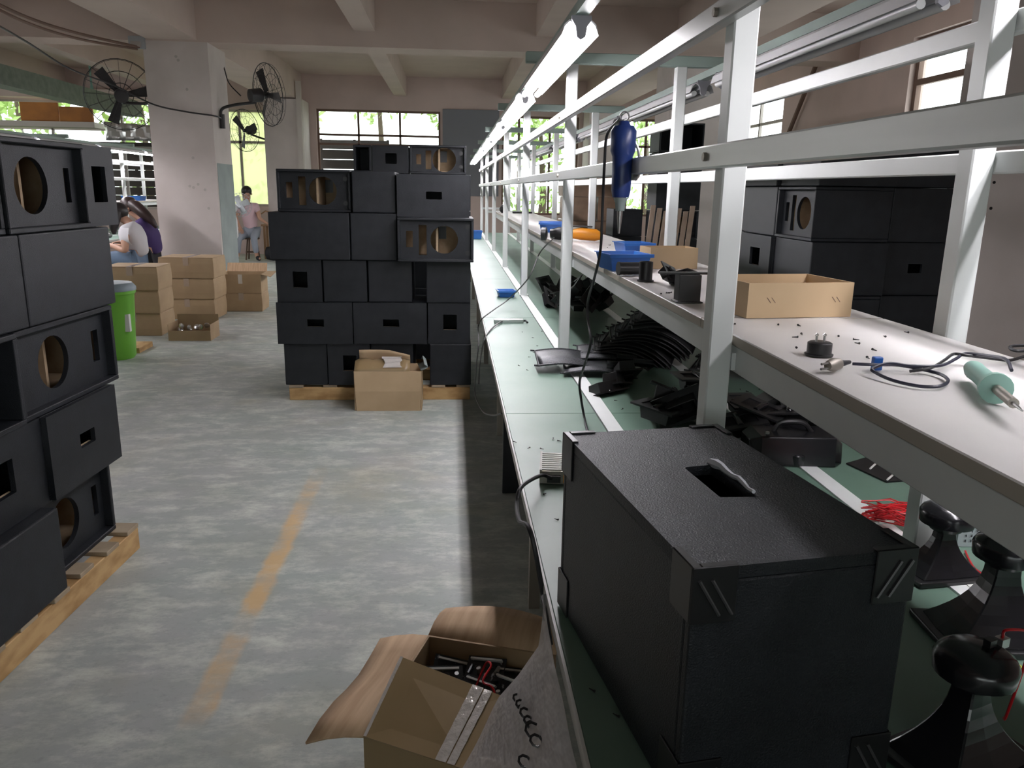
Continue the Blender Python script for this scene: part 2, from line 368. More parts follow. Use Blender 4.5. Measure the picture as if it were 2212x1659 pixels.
def window(n, axis, pos, a, b, z0, z1, cols, rows, m, pane, fw=0.05, depth=0.06, sill=None):
    w_ = bpy.data.objects.new('window_%d' % n, None); C.objects.link(w_); w_['kind'] = 'structure'
    def bar(u0, u1, za, zb, nm, dd=depth):
        mb = MB()
        if axis == 'y': mb.box(u0, u1, pos+0.07, pos+0.07+dd, za, zb)
        else: mb.box(pos+0.07, pos+0.07+dd, u0, u1, za, zb)
        mb.build(nm, m if nm != 'pane' else pane, w_)
    bar(a, b, z0, z0+fw, 'frame'); bar(a, b, z1-fw, z1, 'frame'); bar(a, a+fw, z0+fw, z1-fw, 'frame'); bar(b-fw, b, z0+fw, z1-fw, 'frame')
    for c in cols: bar(c-fw/2, c+fw/2, z0+fw, z1-fw, 'mullion', depth*0.8)
    for r in rows: bar(a+fw, b-fw, r-fw/2, r+fw/2, 'transom', depth*0.9)
    us = [a] + list(cols) + [b]; zs = [z0] + list(rows) + [z1]
    for i in range(len(us)-1):
        for j in range(len(zs)-1):
            mb = MB(); p = pos+0.095
            if axis == 'y': mb.box(us[i]+fw/2, us[i+1]-fw/2, p, p+0.005, zs[j]+fw/2, zs[j+1]-fw/2)
            else: mb.box(p, p+0.005, us[i]+fw/2, us[i+1]-fw/2, zs[j]+fw/2, zs[j+1]-fw/2)
            mb.build('pane', pane, w_)
    # daylight guide for the renderer at the opening
    ld = bpy.data.lights.new('window_daylight', 'AREA'); ld.shape = 'RECTANGLE'; ld.size = b-a; ld.size_y = z1-z0; ld.cycles.is_portal = True
    lo = bpy.data.objects.new('window_daylight', ld); C.objects.link(lo)
    if axis == 'y':
        s = 1 if pos > 0 else -1; lo.location = ((a+b)/2, pos+0.19*s, (z0+z1)/2); lo.rotation_euler = (-PI/2*s, 0, 0) if s > 0 else (PI/2, 0, 0)
    else:
        s = 1 if pos > 0 else -1; lo.location = (pos+0.19*s, (a+b)/2, (z0+z1)/2); lo.rotation_euler = (PI/2, 0, PI/2*s)
    return w_
f = FW[1]; window(1, 'y', YF, *f, (-9.9, -8.55, -7.1), (2.25, 2.62), FRAMEG, PANE)
f = FW[2]; window(2, 'y', YF, *f, (-4.62,), (2.42,), FRAMEG, FROST)
f = FW[3]; window(3, 'y', YF, *f, (-2.05, -1.14), (2.42, 2.62), FRAMEB, PANE, 0.045)
f = FW[4]; window(4, 'y', YF, *f, (1.5, 2.2), (2.55,), FRAMEB, PANE, 0.045)
f = FW[5]; window(5, 'y', YF, *f, (4.4,), (2.5,), FRAMEB, PANE)
f = RW[6]; window(6, 'x', XR, *f, (7.5, 8.6), (2.83,), FRAMEB, PANE, 0.07)
f = RW[7]; window(7, 'x', XR, *f, (14.6,), (2.72,), FRAMEG, PANE, 0.05)
for k in (8, 9):
    f = LW[k]; window(k, 'x', XL-0.2, *f, (f[0]+1.33, f[0]+2.66), (2.4,), FRAMEG, PANE)
f = BW[10]; window(10, 'y', YN-0.2, *f, (-0.9, 0.75), (1.9,), FRAMEG, PANE)
# grey board screening the far wall beside the window, pilaster pipe, wall ledge
o = MB().box(-0.2, 1.05, YF-0.05, YF-0.005, 1.35, 3.2).build('wall_panel', SCREENGREY); struct(o)
o = MB().box(XL+0.02, -5.5, YF-0.3, YF-0.01, 3.22, 3.4).build('trim_1', CEIL); struct(o)
# pillars
for i, (x0, x1) in enumerate(((-10.7, -9.9), (-3.9, -3.1), (2.94, 3.66))):
    for y in (4.5, 11.0, 17.5):
        thin = (i == 2 and y == 4.5)      # the drilled pier beside the rack is only shallow
        p = struct(MB().box(x0+0.07*thin, x1+0.25*thin, y, y+0.22 if thin else min(y+0.8, YF-0.005), 0, BEAMZ-0.001).build('pillar', PILLAR))
        if i == 1 and y == 11.0:   # grey green dado painted on one flank
            MB().box(x1+0.001, x1+0.004, y+0.05, y+0.8, 0, 1.78).build('painted_dado', GREENPAINT, p)
        if i == 2 and y == 4.5:    # old fixing holes and bolts
            for (u, v) in ((2122, 394), (2147, 394), (2116, 450), (2140, 450), (2106, 530), (2092, 634)):
                q = UY(u, v, y); MB().tube([(q.x, y-0.004, q.z), (q.x, y+0.01, q.z)], 0.009, 8).build('bolt_hole', BLACKP, p)
        if i == 1 and y == 11.0:
            for (u, v) in ((410, 402), (418, 405), (428, 398), (443, 410), (417, 341), (404, 193), (380, 122), (385, 130), (451, 450)):
                q = UY(u, v, y); MB().tube([(q.x, y-0.003, q.z), (q.x, y+0.01, q.z)], 0.02, 6).build('chipped_spot', FRAMEG, p)
q0, q1 = UY(650, 165, 17.45), UY(655, 430, 17.45)
o = MB().box(q1.x-0.05, q1.x+0.05, 17.42, 17.5, 0, 3.6).build('trim_2', FABRICGREY); struct(o)
struct(MB().tube([UX(1767, 130, 5.42), UX(1700, 296, 5.42)], 0.035, 8).build('trim_3', FRAMEB))

# outside: ground and trees
o = MB().box(-60, 60, YF+0.25, 70, -0.6, -0.3).build('ground', GROUND); struct(o)
def tree(x, y, z, r, hgt, n, seed, label):
    rg = random.Random(seed); t = thing('tree', label, 'tree', (x, y, -0.3), group='trees outside the far windows')
    mb = MB()
    for _ in range(n):
        a = rg.uniform(0, 2*PI); c = rg.uniform(-1, 1); q = rg.random()**0.4
        p = Vector((r*q*math.cos(a)*math.sqrt(1-c*c), r*0.8*q*math.sin(a)*math.sqrt(1-c*c), z+0.3+hgt*q*c))
        u = Vector((rg.gauss(0,1), rg.gauss(0,1), rg.gauss(0,1))).normalized(); v = u.orthogonal().normalized(); s_ = rg.uniform(0.08, 0.17)
        mb.add([p-u*s_, p+v*s_*0.5, p+u*s_, p-v*s_*0.5], [(0,1,2,3)])
    cr = mb.build('foliage', LEAF, t); cr['kind'] = 'stuff'
    MB().tube([(0,0,0),(0.1,0,z*0.5),(0,0.1,z)], [0.14,0.1,0.05], 8).build('trunk', BARK, t)
TREES = ((-11.6, 23, 3.9, 1.5, 1.4, 620), (-8.2, 22.5, 3.9, 1.5, 1.5, 700), (-4.9, 22.5, 3.6, 1.5, 1.6, 620), (-2.2, 25.2, 4.6, 1.3, 1.3, 360), (-0.2, 22.0, 4.2, 1.1, 1.1, 420), (2.4, 22, 3.3, 1.3, 1.4, 520), (5.4, 22.5, 3.6, 1.5, 1.5, 520))
for i, (x, y, z, r, h, n) in enumerate(TREES):
    tree(x, y, z, r, h, n, 40+i, ('leafy tree beyond the window holding the orange boards', 'leafy tree beyond the dark louvres behind the seated workers', 'leafy tree beyond the yellow frosted window', 'small leafy tree beyond the centre window, farther out', 'leafy tree beyond the centre window beside the grey board', 'leafy tree beyond the window at the bench end', 'leafy tree beyond the window nearest the side wall')[i])
hedge = thing('hedge', 'low green hedge outside below the louvred windows', 'hedge', (0, 21.0, -0.3)); mb = MB(); rg = random.Random(5)
for _ in range(2600):
    p = Vector((rg.uniform(-11, 6), rg.uniform(-0.3, 0.3), rg.uniform(0.2, 1.9))); u = Vector((rg.gauss(0,1), rg.gauss(0,1), rg.gauss(0,1))).normalized(); v = u.orthogonal().normalized(); s_ = rg.uniform(0.06, 0.13)
    mb.add([p-u*s_, p+v*s_*0.5, p+u*s_, p-v*s_*0.5], [(0,1,2,3)])
hf = mb.build('foliage', LEAF, hedge); hf['kind'] = 'stuff'
# dark louvres behind the far windows
def louvre(x0, x1, z0, z1, n, gapn, label):
    t = thing('louvre_screen', label, 'louvre', (0, YF+0.45, 0)); h = (z1-z0)/n
    for k in range(n):
        z = z0+k*h
        MB().quad((x0, -0.03, z), (x1, -0.03, z), (x1, 0.05, z+h*gapn), (x0, 0.05, z+h*gapn), 0.012).build('slat', DARKSLAT, t)
    for x in (x0, (x0+x1)/2, x1): MB().box(x-0.03, x+0.03, 0.06, 0.1, -0.3, z1).build('post', DARKSLAT, t)
louvre(-8.35, -5.75, 0.7, 2.35, 9, 0.93, 'dark slatted louvre screen behind the pillar and seated workers')
louvre(-2.95, -1.45, 0.6, 2.55, 9, 0.92, 'dark slatted louvre screen behind the centre speaker stack')
# orange boards and silver sheet stacked against the far left window
for i, (u0, u1, v0, v1) in enumerate(((48, 125, 222, 261), (132, 200, 232, 262))):
    a, b = UY(u0, v1, 17.9), UY(u1, v0, 17.9); a.z = UY(48,261,17.9).z
    tag(MB().box(a.x, b.x, 17.86, 17.92, a.z, b.z).build('orange_board', ORANGEB, bevel=0.005), ('weathered orange board on the ledge of the far window, beside the pillar shelf', 'smaller weathered orange board on the far window ledge beside silver sheet')[i], 'board')
a, b = UY(228, 292, 17.8), UY(330, 254, 17.8)
mb = MB(); N = 14
rows = [[Vector((a.x+(b.x-a.x)*i/N, 17.8+0.05*math.sin(i*1.7+j), a.z+(b.z-a.z)*(1-0.15*i/N)*j/4)) for i in range(N+1)] for j in range(5)]
mb.loft(rows, cap=False, closed=False, smooth=True); so = mb.build('foil_sheet', SILVER); so.location.z = -0.10; sm = so.modifiers.new('t', 'SOLIDIFY'); sm.thickness = 0.01
tag(so, 'crumpled silver foil sheet lying on the far ledge', 'sheet')
a, b = UY(182, 308, 17.75), UY(332, 290, 17.75)
ledge = MB().box(XL+0.02, b.x, 17.7, YF-0.01, a.z-0.03, a.z+0.02).build('trim_4', DARKSLAT); struct(ledge)
a2 = UY(30, 272, 17.85); zb_ = UY(48,261,17.9).z; struct(MB().box(XL+0.02, UY(206,270,17.85).x, 17.8, YF-0.01, zb_-0.11, zb_-0.001).build('trim_5', FABRICGREY))

# ================================================================== ASSEMBLY LINES
WT, SH = 0.75, 1.23          # worktop and shelf heights
def line(xe, s, y0, posts, y1, shelf_y, label_b, label_r, gap=2.1):
    X = lambda a: xe + s*a
    def bx(mb, a, b, *r, mi=0): mb.box(min(X(a),X(b)), max(X(a),X(b)), *r, mi); return mb
    t = thing('work_bench', label_b, 'workbench', (0, 0, 0))
    ys = [y0]
    while ys[-1] < y1-0.2: ys.append(min(ys[-1]+gap, y1))
    for i in range(len(ys)-1):
        for a, b in ((0.004, 0.318), (0.373, 0.80), (0.852, 1.166)):
            bx(MB(), a, b, ys[i]+0.0012, ys[i+1]-0.0012, WT-0.022, WT).build('top_board', GREENTOP, t, 0.002, 1)
        for a, b in ((-0.001, 0.004), (1.166, 1.171)):
            bx(MB(), a, b, ys[i], ys[i+1], WT-0.024, WT+0.0005).build('edge_trim', EDGEW, t)
    for a, b in ((0.32, 0.371), (0.801, 0.851)): bx(MB(), a, b, y0, y1, WT-0.03, WT+0.003).build('post_rail', WHITE, t)
    for a in (0.06, 1.07): bx(MB(), a, a+0.04, y0, y1, WT-0.062, WT-0.0225).build('apron_rail', DSTEEL, t)
    for y in ys:
        for a in (0.1, 1.03): bx(MB(), a, a+0.04, min(y, y1-0.05), min(y, y1-0.05)+0.04, 0, WT-0.0625).build('leg', DSTEEL, t)
    r = thing('shelf_rack', label_r, 'rack', (0, 0, 0))
    for y in posts:
        if y > y1: continue
        for a in (0.322, 0.803):
            bx(MB(), a, a+0.046, y-0.024, y+0.024, WT+0.0032, 2.035).build('post', WHITE, r, 0.003, 1)
            bx(MB(), a-0.01, a+0.056, y-0.034, y+0.034, WT+0.0031, WT+0.007).build('foot_plate', WHITE, r)
        bx(MB(), 0.14, 1.03, y-0.022, y+0.022, 2.0352, 2.08).build('crossbar', LAMPGREEN, r, 0.003, 1)
        bx(MB(), 0.37, 0.80, y-0.02, y+0.02, SH-0.07, SH-0.0355).build('shelf_bearer', WHITE, r)
    ya, yb = posts[0]-0.03, min(posts[-1], y1)+0.03
    for z in (1.545, 1.795):
        bx(MB(), 0.296, 0.3215, ya, yb, z, z+0.042).build('rail', ALU, r, 0.003, 1)
        bx(MB(), 0.8495, 0.875, ya, yb, z, z+0.042).build('rail', WHITE, r, 0.003, 1)
    for a in (0.3785, 0.78): bx(MB(), a, a+0.02, shelf_y[0], shelf_y[1], SH-0.075, SH-0.0225).build('shelf_beam', WHITE, r, 0.002, 1)
    for a, b in ((0.184, 0.224), (0.96, 1.0)): bx(MB(), a, b, ya, yb, 2.004, 2.0345).build('lamp_rail', LAMPGREEN, r)
    for y in posts:                       # bolts on the rails
        for z in (1.566, 1.816):
            MB().tube([(X(0.2965), y-0.0, z), (X(0.289), y, z)], 0.008, 8).build('bolt', DSTEEL, r)
    k = shelf_y[0]; i = 0
    while k < shelf_y[1]-0.1:
        e = min(k+1.15, shelf_y[1]); sag = (0, 0.004, 0.001, 0.003)[i % 4]
        mb = MB(); bx(mb, 0.374, 0.80, k+0.002, e-0.002, SH-0.022+sag*0, SH, mi=0)
        ob = mb.build('shelf_board', [SHELFTOP, SHELFEDGE], r, 0.002, 1)
        for p in ob.data.polygons:
            if abs(p.normal.z) < 0.5: p.material_index = 1
        k = e; i += 1
    return t, r
POSTS = [-0.6, 1.5, 3.62, 5.74, 7.86, 10.0, 12.1, 14.2]
line(0.18, 1, -1.6, POSTS, 14.3, (-0.6, 10.4), 'long green topped assembly bench with white edge strips beside the aisle', 'white steel shelf rack with rails standing on the bench beside the aisle')
line(-4.62, -1, 6.0, [6.4, 8.5, 10.6, 12.7, 14.8], 15.2, (6.4, 14.9), 'green topped assembly bench where the two seated workers sit', 'white steel shelf rack over the bench of the two seated workers')

# lamps
def lamp_mesh(on):
    t = []
    L_ = 1.56
    mb = MB(); mb.box(-0.016, 0.016, 0, L_, -0.04, 0); t.append(('spine', mb.mesh('spine', FIX)))
    mb = MB()
    pr = [(-0.016, -0.02), (-0.032, -0.012), (-0.045, -0.024), (-0.054, -0.047), (-0.056, -0.05), (-0.048, -0.02), (-0.033, -0.007), (-0.016, -0.014)]
    for sgn in (1, -1):
        mb.loft([[Vector((sgn*x, y, z)) for x, z in pr] for y in (0.012, L_-0.012)], cap=True)
    t.append(('reflector', mb.mesh('reflector', REFL)))
    for sx in (-1, 1):
        mb = MB().tube([(sx*0.031, 0.03, -0.052), (sx*0.031, L_-0.03, -0.052)], 0.0125, 10); t.append(('tube', mb.mesh('tube', TUBEON if on else TUBEOFF)))
    for y in (-0.012, L_):
        mb = MB()
        prof = [(-0.03, 0.0), (0.03, 0.0), (0.03, -0.012), (0.017, -0.03), (0.013, -0.058), (0.0, -0.066), (-0.013, -0.058), (-0.017, -0.03), (-0.03, -0.01)]
        mb.loft([[Vector((x, y, z)) for x, z in prof], [Vector((x, y+0.012, z)) for x, z in prof]])
        t.append(('end_bracket', mb.mesh('end_bracket', FIX)))
        for sx in (-1, 1):
            mb = MB().box(sx*0.042-0.016, sx*0.042+0.016, y if y > 0 else 0.0, (y if y > 0 else 0.0)+0.04 if y <= 0 else y, -0.056, -0.02)
    return t
LM_ON, LM_OFF = lamp_mesh(True), lamp_mesh(False)
def lamp(x, y, z, on, label, group):
    t = thing('fluorescent_lamp', label, 'lamp', (x, y, z), group=group)
    for n, me in (LM_ON if on else LM_OFF): put(n, me, t)
    return t
LZ = 2.0035
for i in range(7):
    nm = ['lit twin tube fluorescent lamp over the blue electric screwdriver'] + ['lit twin tube fluorescent lamp over the aisle bench, %s from the screwdriver' % q for q in ('second','third','fourth','fifth','sixth','seventh')]
    lamp(0.384, 2.5+1.83*i, LZ, True, nm[i], 'lit lamps over the aisle bench')
lamp(1.16, 0.13, LZ, True, 'lit fluorescent lamp on the far side of the aisle bench, over the soldering iron', 'lamps on the far side of the aisle bench')
for i in range(6): lamp(1.16, 1.95+1.83*i, LZ, False, 'unlit fluorescent lamp on the wall side of the aisle bench, %s after the lit one' % ('first','second','third','fourth','fifth','sixth')[i], 'unlit lamps over the aisle bench')
for i in range(5): lamp(-4.824, 6.6+1.66*i, LZ, True, 'lit fluorescent lamp above the bench of the two seated workers, %s from the far window' % ('fifth','fourth','third','second','first')[i], 'lit lamps over the workers bench')

# ================================================================== SPEAKER CABINETS
CW, CD, CH = 0.53, 0.45, 0.30
_cm = {}
def cab_parts(kind, w, d, h):
    key = (kind, round(w,3), round(d,3), round(h,3))
    if key in _cm: return _cm[key]
    P = []; t = 0.018
    if kind == 'plain':
        P.append(('shell', MB().box(0, w, 0, d, 0, h).mesh('shell', BLACK), 0.006))
    elif kind in ('slot', 'grip'):
        hole = rect(w*0.40, w*0.62, h*0.42, h*0.6) if kind == 'slot' else rect(w*0.36, w*0.68, h*0.34, h*0.72)
        P.append(('front_panel', None, 0)); me = panel_mesh(w, h, t, [hole]); me.materials.append(BLACK); P[-1] = ('front_panel', me, 0.003)
        mb = MB(); mb.box(0, w, t, d, 0, t); mb.box(0, w, t, d, h-t, h); mb.box(0, t, t, d, t, h-t); mb.box(w-t, w, t, d, t, h-t); mb.box(t, w-t, d-t, d, t, h-t)
        P.append(('shell', mb.mesh('shell', BLACK), 0.003))
        x0, z0 = hole[0]; x1, z1 = hole[2]; mb = MB()
        e = 0.004
        mb.box(x0-e, x1+e, t, t+0.012, z0-e-0.006, z0-0.001); mb.box(x0-e, x1+e, t, t+0.012, z1+0.001, z1+e+0.006)
        P.append(('cutout_edge', mb.mesh('cutout_edge', MDF), 0))
    elif kind in ('baffle', 'baffle2'):
        rec = 0.035
        mb = MB()
        mb.box(0, w, 0, d, 0, t); mb.box(0, w, 0, d, h-t, h); mb.box(0, t, 0, d, t, h-t); mb.box(w-t, w, 0, d, t, h-t); mb.box(t, w-t, d-t, d, t, h-t)
        P.append(('shell', mb.mesh('shell', BLACK), 0.003))
        iw, ih = w-2*t, h-2*t
        if kind == 'baffle':
            holes = [circle(iw*0.62, ih*0.5, 0.095), rect(iw*0.26, iw*0.37, ih*0.1, ih*0.88), rect(iw*0.08, iw*0.175, ih*0.3, ih*0.72)]
        else:
            holes = [circle(iw*0.40, ih*0.5, 0.095), rect(iw*0.84, iw*0.92, ih*0.28, ih*0.74)]
        me = panel_mesh(iw, ih, t, holes); me.transform(Matrix.Translation((t, rec, t))); me.materials.append(BLACK); P.append(('baffle', me, 0))
        mb = MB(); e = 0.006; y0, y1 = rec+t+0.002, d-t
        mb.box(t, w-t, y1-e, y1, t, h-t); mb.box(t, w-t, y0, y1-e, t, t+e); mb.box(t, w-t, y0, y1-e, h-t-e, h-t); mb.box(t, t+e, y0, y1-e, t+e, h-t-e); mb.box(w-t-e, w-t, y0, y1-e, t+e, h-t-e)
        P.append(('lining', mb.mesh('lining', MDF), 0))
        xb = t+iw*0.50
        P.append(('brace', MB().box(xb, xb+0.015, y0+0.05, y1-e, t+e, h-t-e).mesh('brace', MDF), 0))
        if kind == 'baffle':
            for cz in (0.06, h-0.06):
                P.append(('bolt_hole', MB().tube([(w-0.04, rec-0.002, cz), (w-0.04, rec+0.01, cz)], 0.016, 12).mesh('bolt_hole', BLACKP), 0))
            P.append(('back_cutout', MB().box(w*0.5, w*0.5+0.07, d-t-e-0.004, d-t-e, h*0.45, h*0.45+0.09).mesh('back_cutout', BLACKP), 0))
    elif kind == 'through':
        hole = rect(w*0.30, w*0.72, h*0.3, h*0.75)
        for y_ in (0, d-t):
            me = panel_mesh(w, h, t, [hole]); me.transform(Matrix.Translation((0,y_,0))); me.materials.append(BLACK); P.append(('end_panel', me, 0.003))
        mb = MB(); mb.box(0, w, t, d-t, 0, t); mb.box(0, w, t, d-t, h-t, h); mb.box(0, t, t, d-t, t, h-t); mb.box(w-t, w, t, d-t, t, h-t)
        P.append(('shell', mb.mesh('shell', BLACK), 0.003))
    elif kind == 'open':
        mb = MB()
        mb.box(0, w, 0, d, 0, t); mb.box(0, w, 0, d, h-t, h); mb.box(0, t, 0, d, t, h-t); mb.box(w-t, w, 0, d, t, h-t); mb.box(t, w-t, d-t, d, t, h-t)
        P.append(('shell', mb.mesh('shell', BLACK), 0.003))
    _cm[key] = P; return P
def cabinet(kind, loc, label, w=CW, d=CD, h=CH, rotz=0, group=None):
    P = cab_parts(kind, w, d, h)
    if len(P) == 1:
        o = put('speaker_cabinet', P[0][1], None, P[0][2]); o.location = loc; o.rotation_euler = (0,0,rotz); return tag(o, label, 'speaker cabinet', group)
    t = thing('speaker_cabinet', label, 'speaker cabinet', loc, rotz, group)
    for n, me, bv in P: put(n, me, t, bv, 1)
    return t
# ---- pallets
def pallet(loc, w, d, h, label, rotz=0, boards=9):
    t = thing('pallet', label, 'pallet', loc, rotz); bt = 0.018
    for x in (0, w/2-0.03, w-0.06): MB().box(x, x+0.06, 0, d, 0, h-bt-0.0005).build('bearer', PALLET, t, 0.003, 1)
    for k in range(boards):
        y = (d-0.095)*k/(boards-1); j = rnd.uniform(-0.015, 0.015)
        MB().box(-0.01+j, w+0.01+j*0.6, y, y+0.095, h-bt, h).build('deck_board', PALLETG, t, 0.002, 1)
    return t
# ---- centre stack (front plane y = 5.58)
YC = 5.58; PH = 0.11
pc = thing('pallet', 'wooden pallet carrying the centre speaker stack behind the small carton', 'pallet', (-1.17, YC+0.0, 0))
MB().box(0, 1.30, 0, 0.09, 0, PH-0.0185).build('bearer', PALLET, pc, 0.003, 1)
MB().box(0, 1.30, 0.6, 0.69, 0, PH-0.0185).build('bearer', PALLET, pc, 0.003, 1)
MB().box(0, 1.30, 1.25, 1.34, 0, PH-0.0185).build('bearer', PALLET, pc, 0.003, 1)
for k, x in enumerate((0.0, 0.24, 0.5, 0.76, 1.02, 1.2)): MB().box(x, x+0.1, -0.005+0.01*(k % 2), 1.35, PH-0.018, PH).build('deck_board', PALLETG, pc, 0.002, 1)
def cpx(u): return UY(u, 600, YC).x
ZR = [PH, 0.415, 0.712, 1.008, 1.33, 1.612]
def crow(row, u0, u1, kind, label, dy=0.0, hh=None, grp=None, d=CD):
    x0 = cpx(u0); w = cpx(u1)-x0
    return cabinet(kind, (x0, YC+dy, ZR[row]+0.0005), label, w-0.003, d, (hh if hh else ZR[row+1]-ZR[row])-0.002, 0, grp)
G3 = 'cabinets of the centre stack'
crow(0, 604, 700, 'plain', 'plain black speaker cabinet in bottom row of centre stack at the aisle end', 0.01, grp=G3)
crow(0, 701, 795, 'grip', 'black speaker cabinet with square grip hole in bottom row, half behind the small carton', grp=G3)
crow(0, 796, 891, 'plain', 'plain black speaker cabinet in bottom row right behind the small carton', 0.02, grp=G3)
crow(0, 927, 1019, 'plain', 'plain black speaker cabinet in bottom row of centre stack at the bench end', -0.005, grp=G3)
crow(1, 594, 760, 'slot', 'wide black cabinet with slot hole in second row of centre stack at aisle end', -0.02, grp=G3)
crow(1, 761, 922, 'slot', 'wide black cabinet with slot hole in second row, above the small carton', -0.01, grp=G3)
crow(1, 924, 1017, 'grip', 'narrow black cabinet with square grip hole in second row, bench end', 0.0, grp=G3)
crow(2, 597, 696, 'grip', 'narrow black cabinet with square grip hole in third row, aisle end', 0.0, grp=G3)
crow(2, 698, 793, 'plain', 'plain narrow black cabinet beside the grip hole one in third row', 0.0, grp=G3)
crow(2, 795, 891, 'plain', 'plain narrow black cabinet beside the dark gap in third row', 0.01, grp=G3)
crow(2, 921, 1017, 'plain', 'plain narrow black cabinet at bench end of third row, under the driver hole one', -0.01, grp=G3)
crow(3, 588, 760, 'plain', 'wide plain black cabinet in fourth row of centre stack at aisle end', -0.03, grp=G3)
crow(3, 761, 860, 'plain', 'narrow plain black cabinet in fourth row beside the one with driver hole', -0.02, grp=G3)
cabinet('baffle', (cpx(862), YC-0.10, ZR[3]+0.0005), 'black cabinet with round driver hole and port slots jutting from the fourth row', cpx(1022)-cpx(862), 0.42, 0.298, 0, G3)
crow(4, 606, 763, 'baffle', 'black cabinet with round driver hole and port slots in top row at aisle end', 0.03, 0.285, grp=G3)
crow(4, 766, 858, 'plain', 'narrow plain black cabinet in middle of the top row of centre stack', 0.0, 0.28, grp=G3)
cabinet('slot', (cpx(861), YC-0.03, ZR[3]+0.3), 'black cabinet with handle hole in top row, above the jutting driver hole one', cpx(1013)-cpx(861), 0.42, 0.285, 0, G3)
# rear half of the centre stack and the cabinets on top of it
for r_ in range(5):
    for x in (-1.17, -0.61, -0.05):
        if x == -0.05: wdt = 0.2
        else: wdt = 0.53
        cabinet('plain', (x, 6.46, ZR[r_]+0.001), 'plain black cabinet in the rear half of the centre stack', wdt, CD, ZR[r_+1]-ZR[r_]-0.003, 0, 'rear cabinets of the centre stack')
zt = 1.614
for k, (u0, u1, kd, lb) in enumerate(((767, 806, 'open', 'open black shell cabinet on top of the centre stack nearest the aisle'),
                                       (808, 884, 'grip', 'black cabinet with grip hole lying on top of the centre stack'),
                                       (885, 1008, 'baffle', 'black cabinet with driver hole on top of the centre stack by the lamps'))):
    a, b = UY(u0, 340, 6.62).x, UY(u1, 340, 6.62).x
    cabinet(kd, (a, 6.5+0.1*(k == 2), zt), lb, b-a-0.004, 0.33, 0.225 if k == 2 else 0.21, 0, 'cabinets on top of the centre stack')
# ---- left stack: fronts face the aisle (+X); pallet frame turned slightly, origin at its far aisle corner
LO = Vector((-1.30, 3.17, 0)); LA = -0.072
LM = Matrix.Translation(LO) @ Matrix.Rotation(LA, 4, 'Z'); LMi = LM.inverted()
def UL(u, v, xo):
    o_ = LMi @ CAM; d_ = LMi.to_3x3() @ ray(u, v); return (o_ + d_*((xo-o_.x)/d_.x)).y
pallet(LM @ Vector((-1.08, -1.9, 0)), 1.06, 1.9, 0.115, 'long wooden pallet under the tall black cabinet stack beside the aisle', LA, 11)
HL = 0.305
def lcab(kind, ya, yb, row, label, dx=0.0, hh=HL, d=0.46):
    p = LM @ Vector((dx-0.06, ya, 0)); p.z = 0.116+row*HL
    return cabinet(kind, p, label, yb-ya-0.004, d, hh-0.003, PI/2+LA, 'cabinets of the aisle pallet stack')
e = UL(140, 1150, 0.0); lcab('plain', e-0.75, e, 0, 'plain black cabinet at the base of the aisle pallet stack on the bare deck', 0.05, d=0.5)
lcab('baffle2', e+0.003, UL(246, 1080, -0.08), 0, 'black cabinet with round driver hole on the bottom row above the pallet end', -0.02)
e = UL(105, 950, -0.04); lcab('grip', e-0.53, e, 1, 'black cabinet with square grip hole in second row of the aisle stack', 0.0)
lcab('slot', e, UL(261, 950, -0.04), 1, 'black cabinet with slot hole in second row of the aisle stack, pallet end', 0.02)
e = UL(46, 850, -0.06); lcab('open', e-0.6, e, 2, 'black open cabinet shell in third row of the aisle stack', 0.01)
lcab('baffle2', e+0.002, UL(257, 800, -0.06), 2, 'black cabinet with tan rimmed driver hole in third row of the aisle stack', 0.0)
e = UL(55, 620, -0.06); lcab('plain', e-0.53, e, 3, 'plain black cabinet in fourth row of the aisle stack, away from the cartons', 0.0)
lcab('plain', e, UL(247, 600, -0.06), 3, 'plain wide black cabinet in fourth row of the aisle stack, carton side', 0.0)
e = UL(8, 400, -0.06); lcab('open', e-0.53, e, 4, 'black open cabinet in top row of the aisle stack, away from the cartons', -0.01)
e2 = UL(190, 400, -0.06); lcab('baffle2', e+0.002, e2, 4, 'black cabinet with large oval looking driver hole in top row of the aisle stack', 0.0)
lcab('through', e2+0.003, UL(249, 400, -0.08), 4, 'small black cabinet with a hole cut front and back, top of aisle stack', -0.02, d=0.13)  # shallow shell, same cutout in both end panels
for r_ in range(4):
    p = LM @ Vector((-0.58, -1.55, 0)); p.z = 0.117+r_*HL
    cabinet('plain', p, 'plain black cabinet in the hidden half of the aisle pallet stack', 1.35, 0.44, HL-0.004, PI/2+LA, 'rear cabinets of the aisle pallet stack')
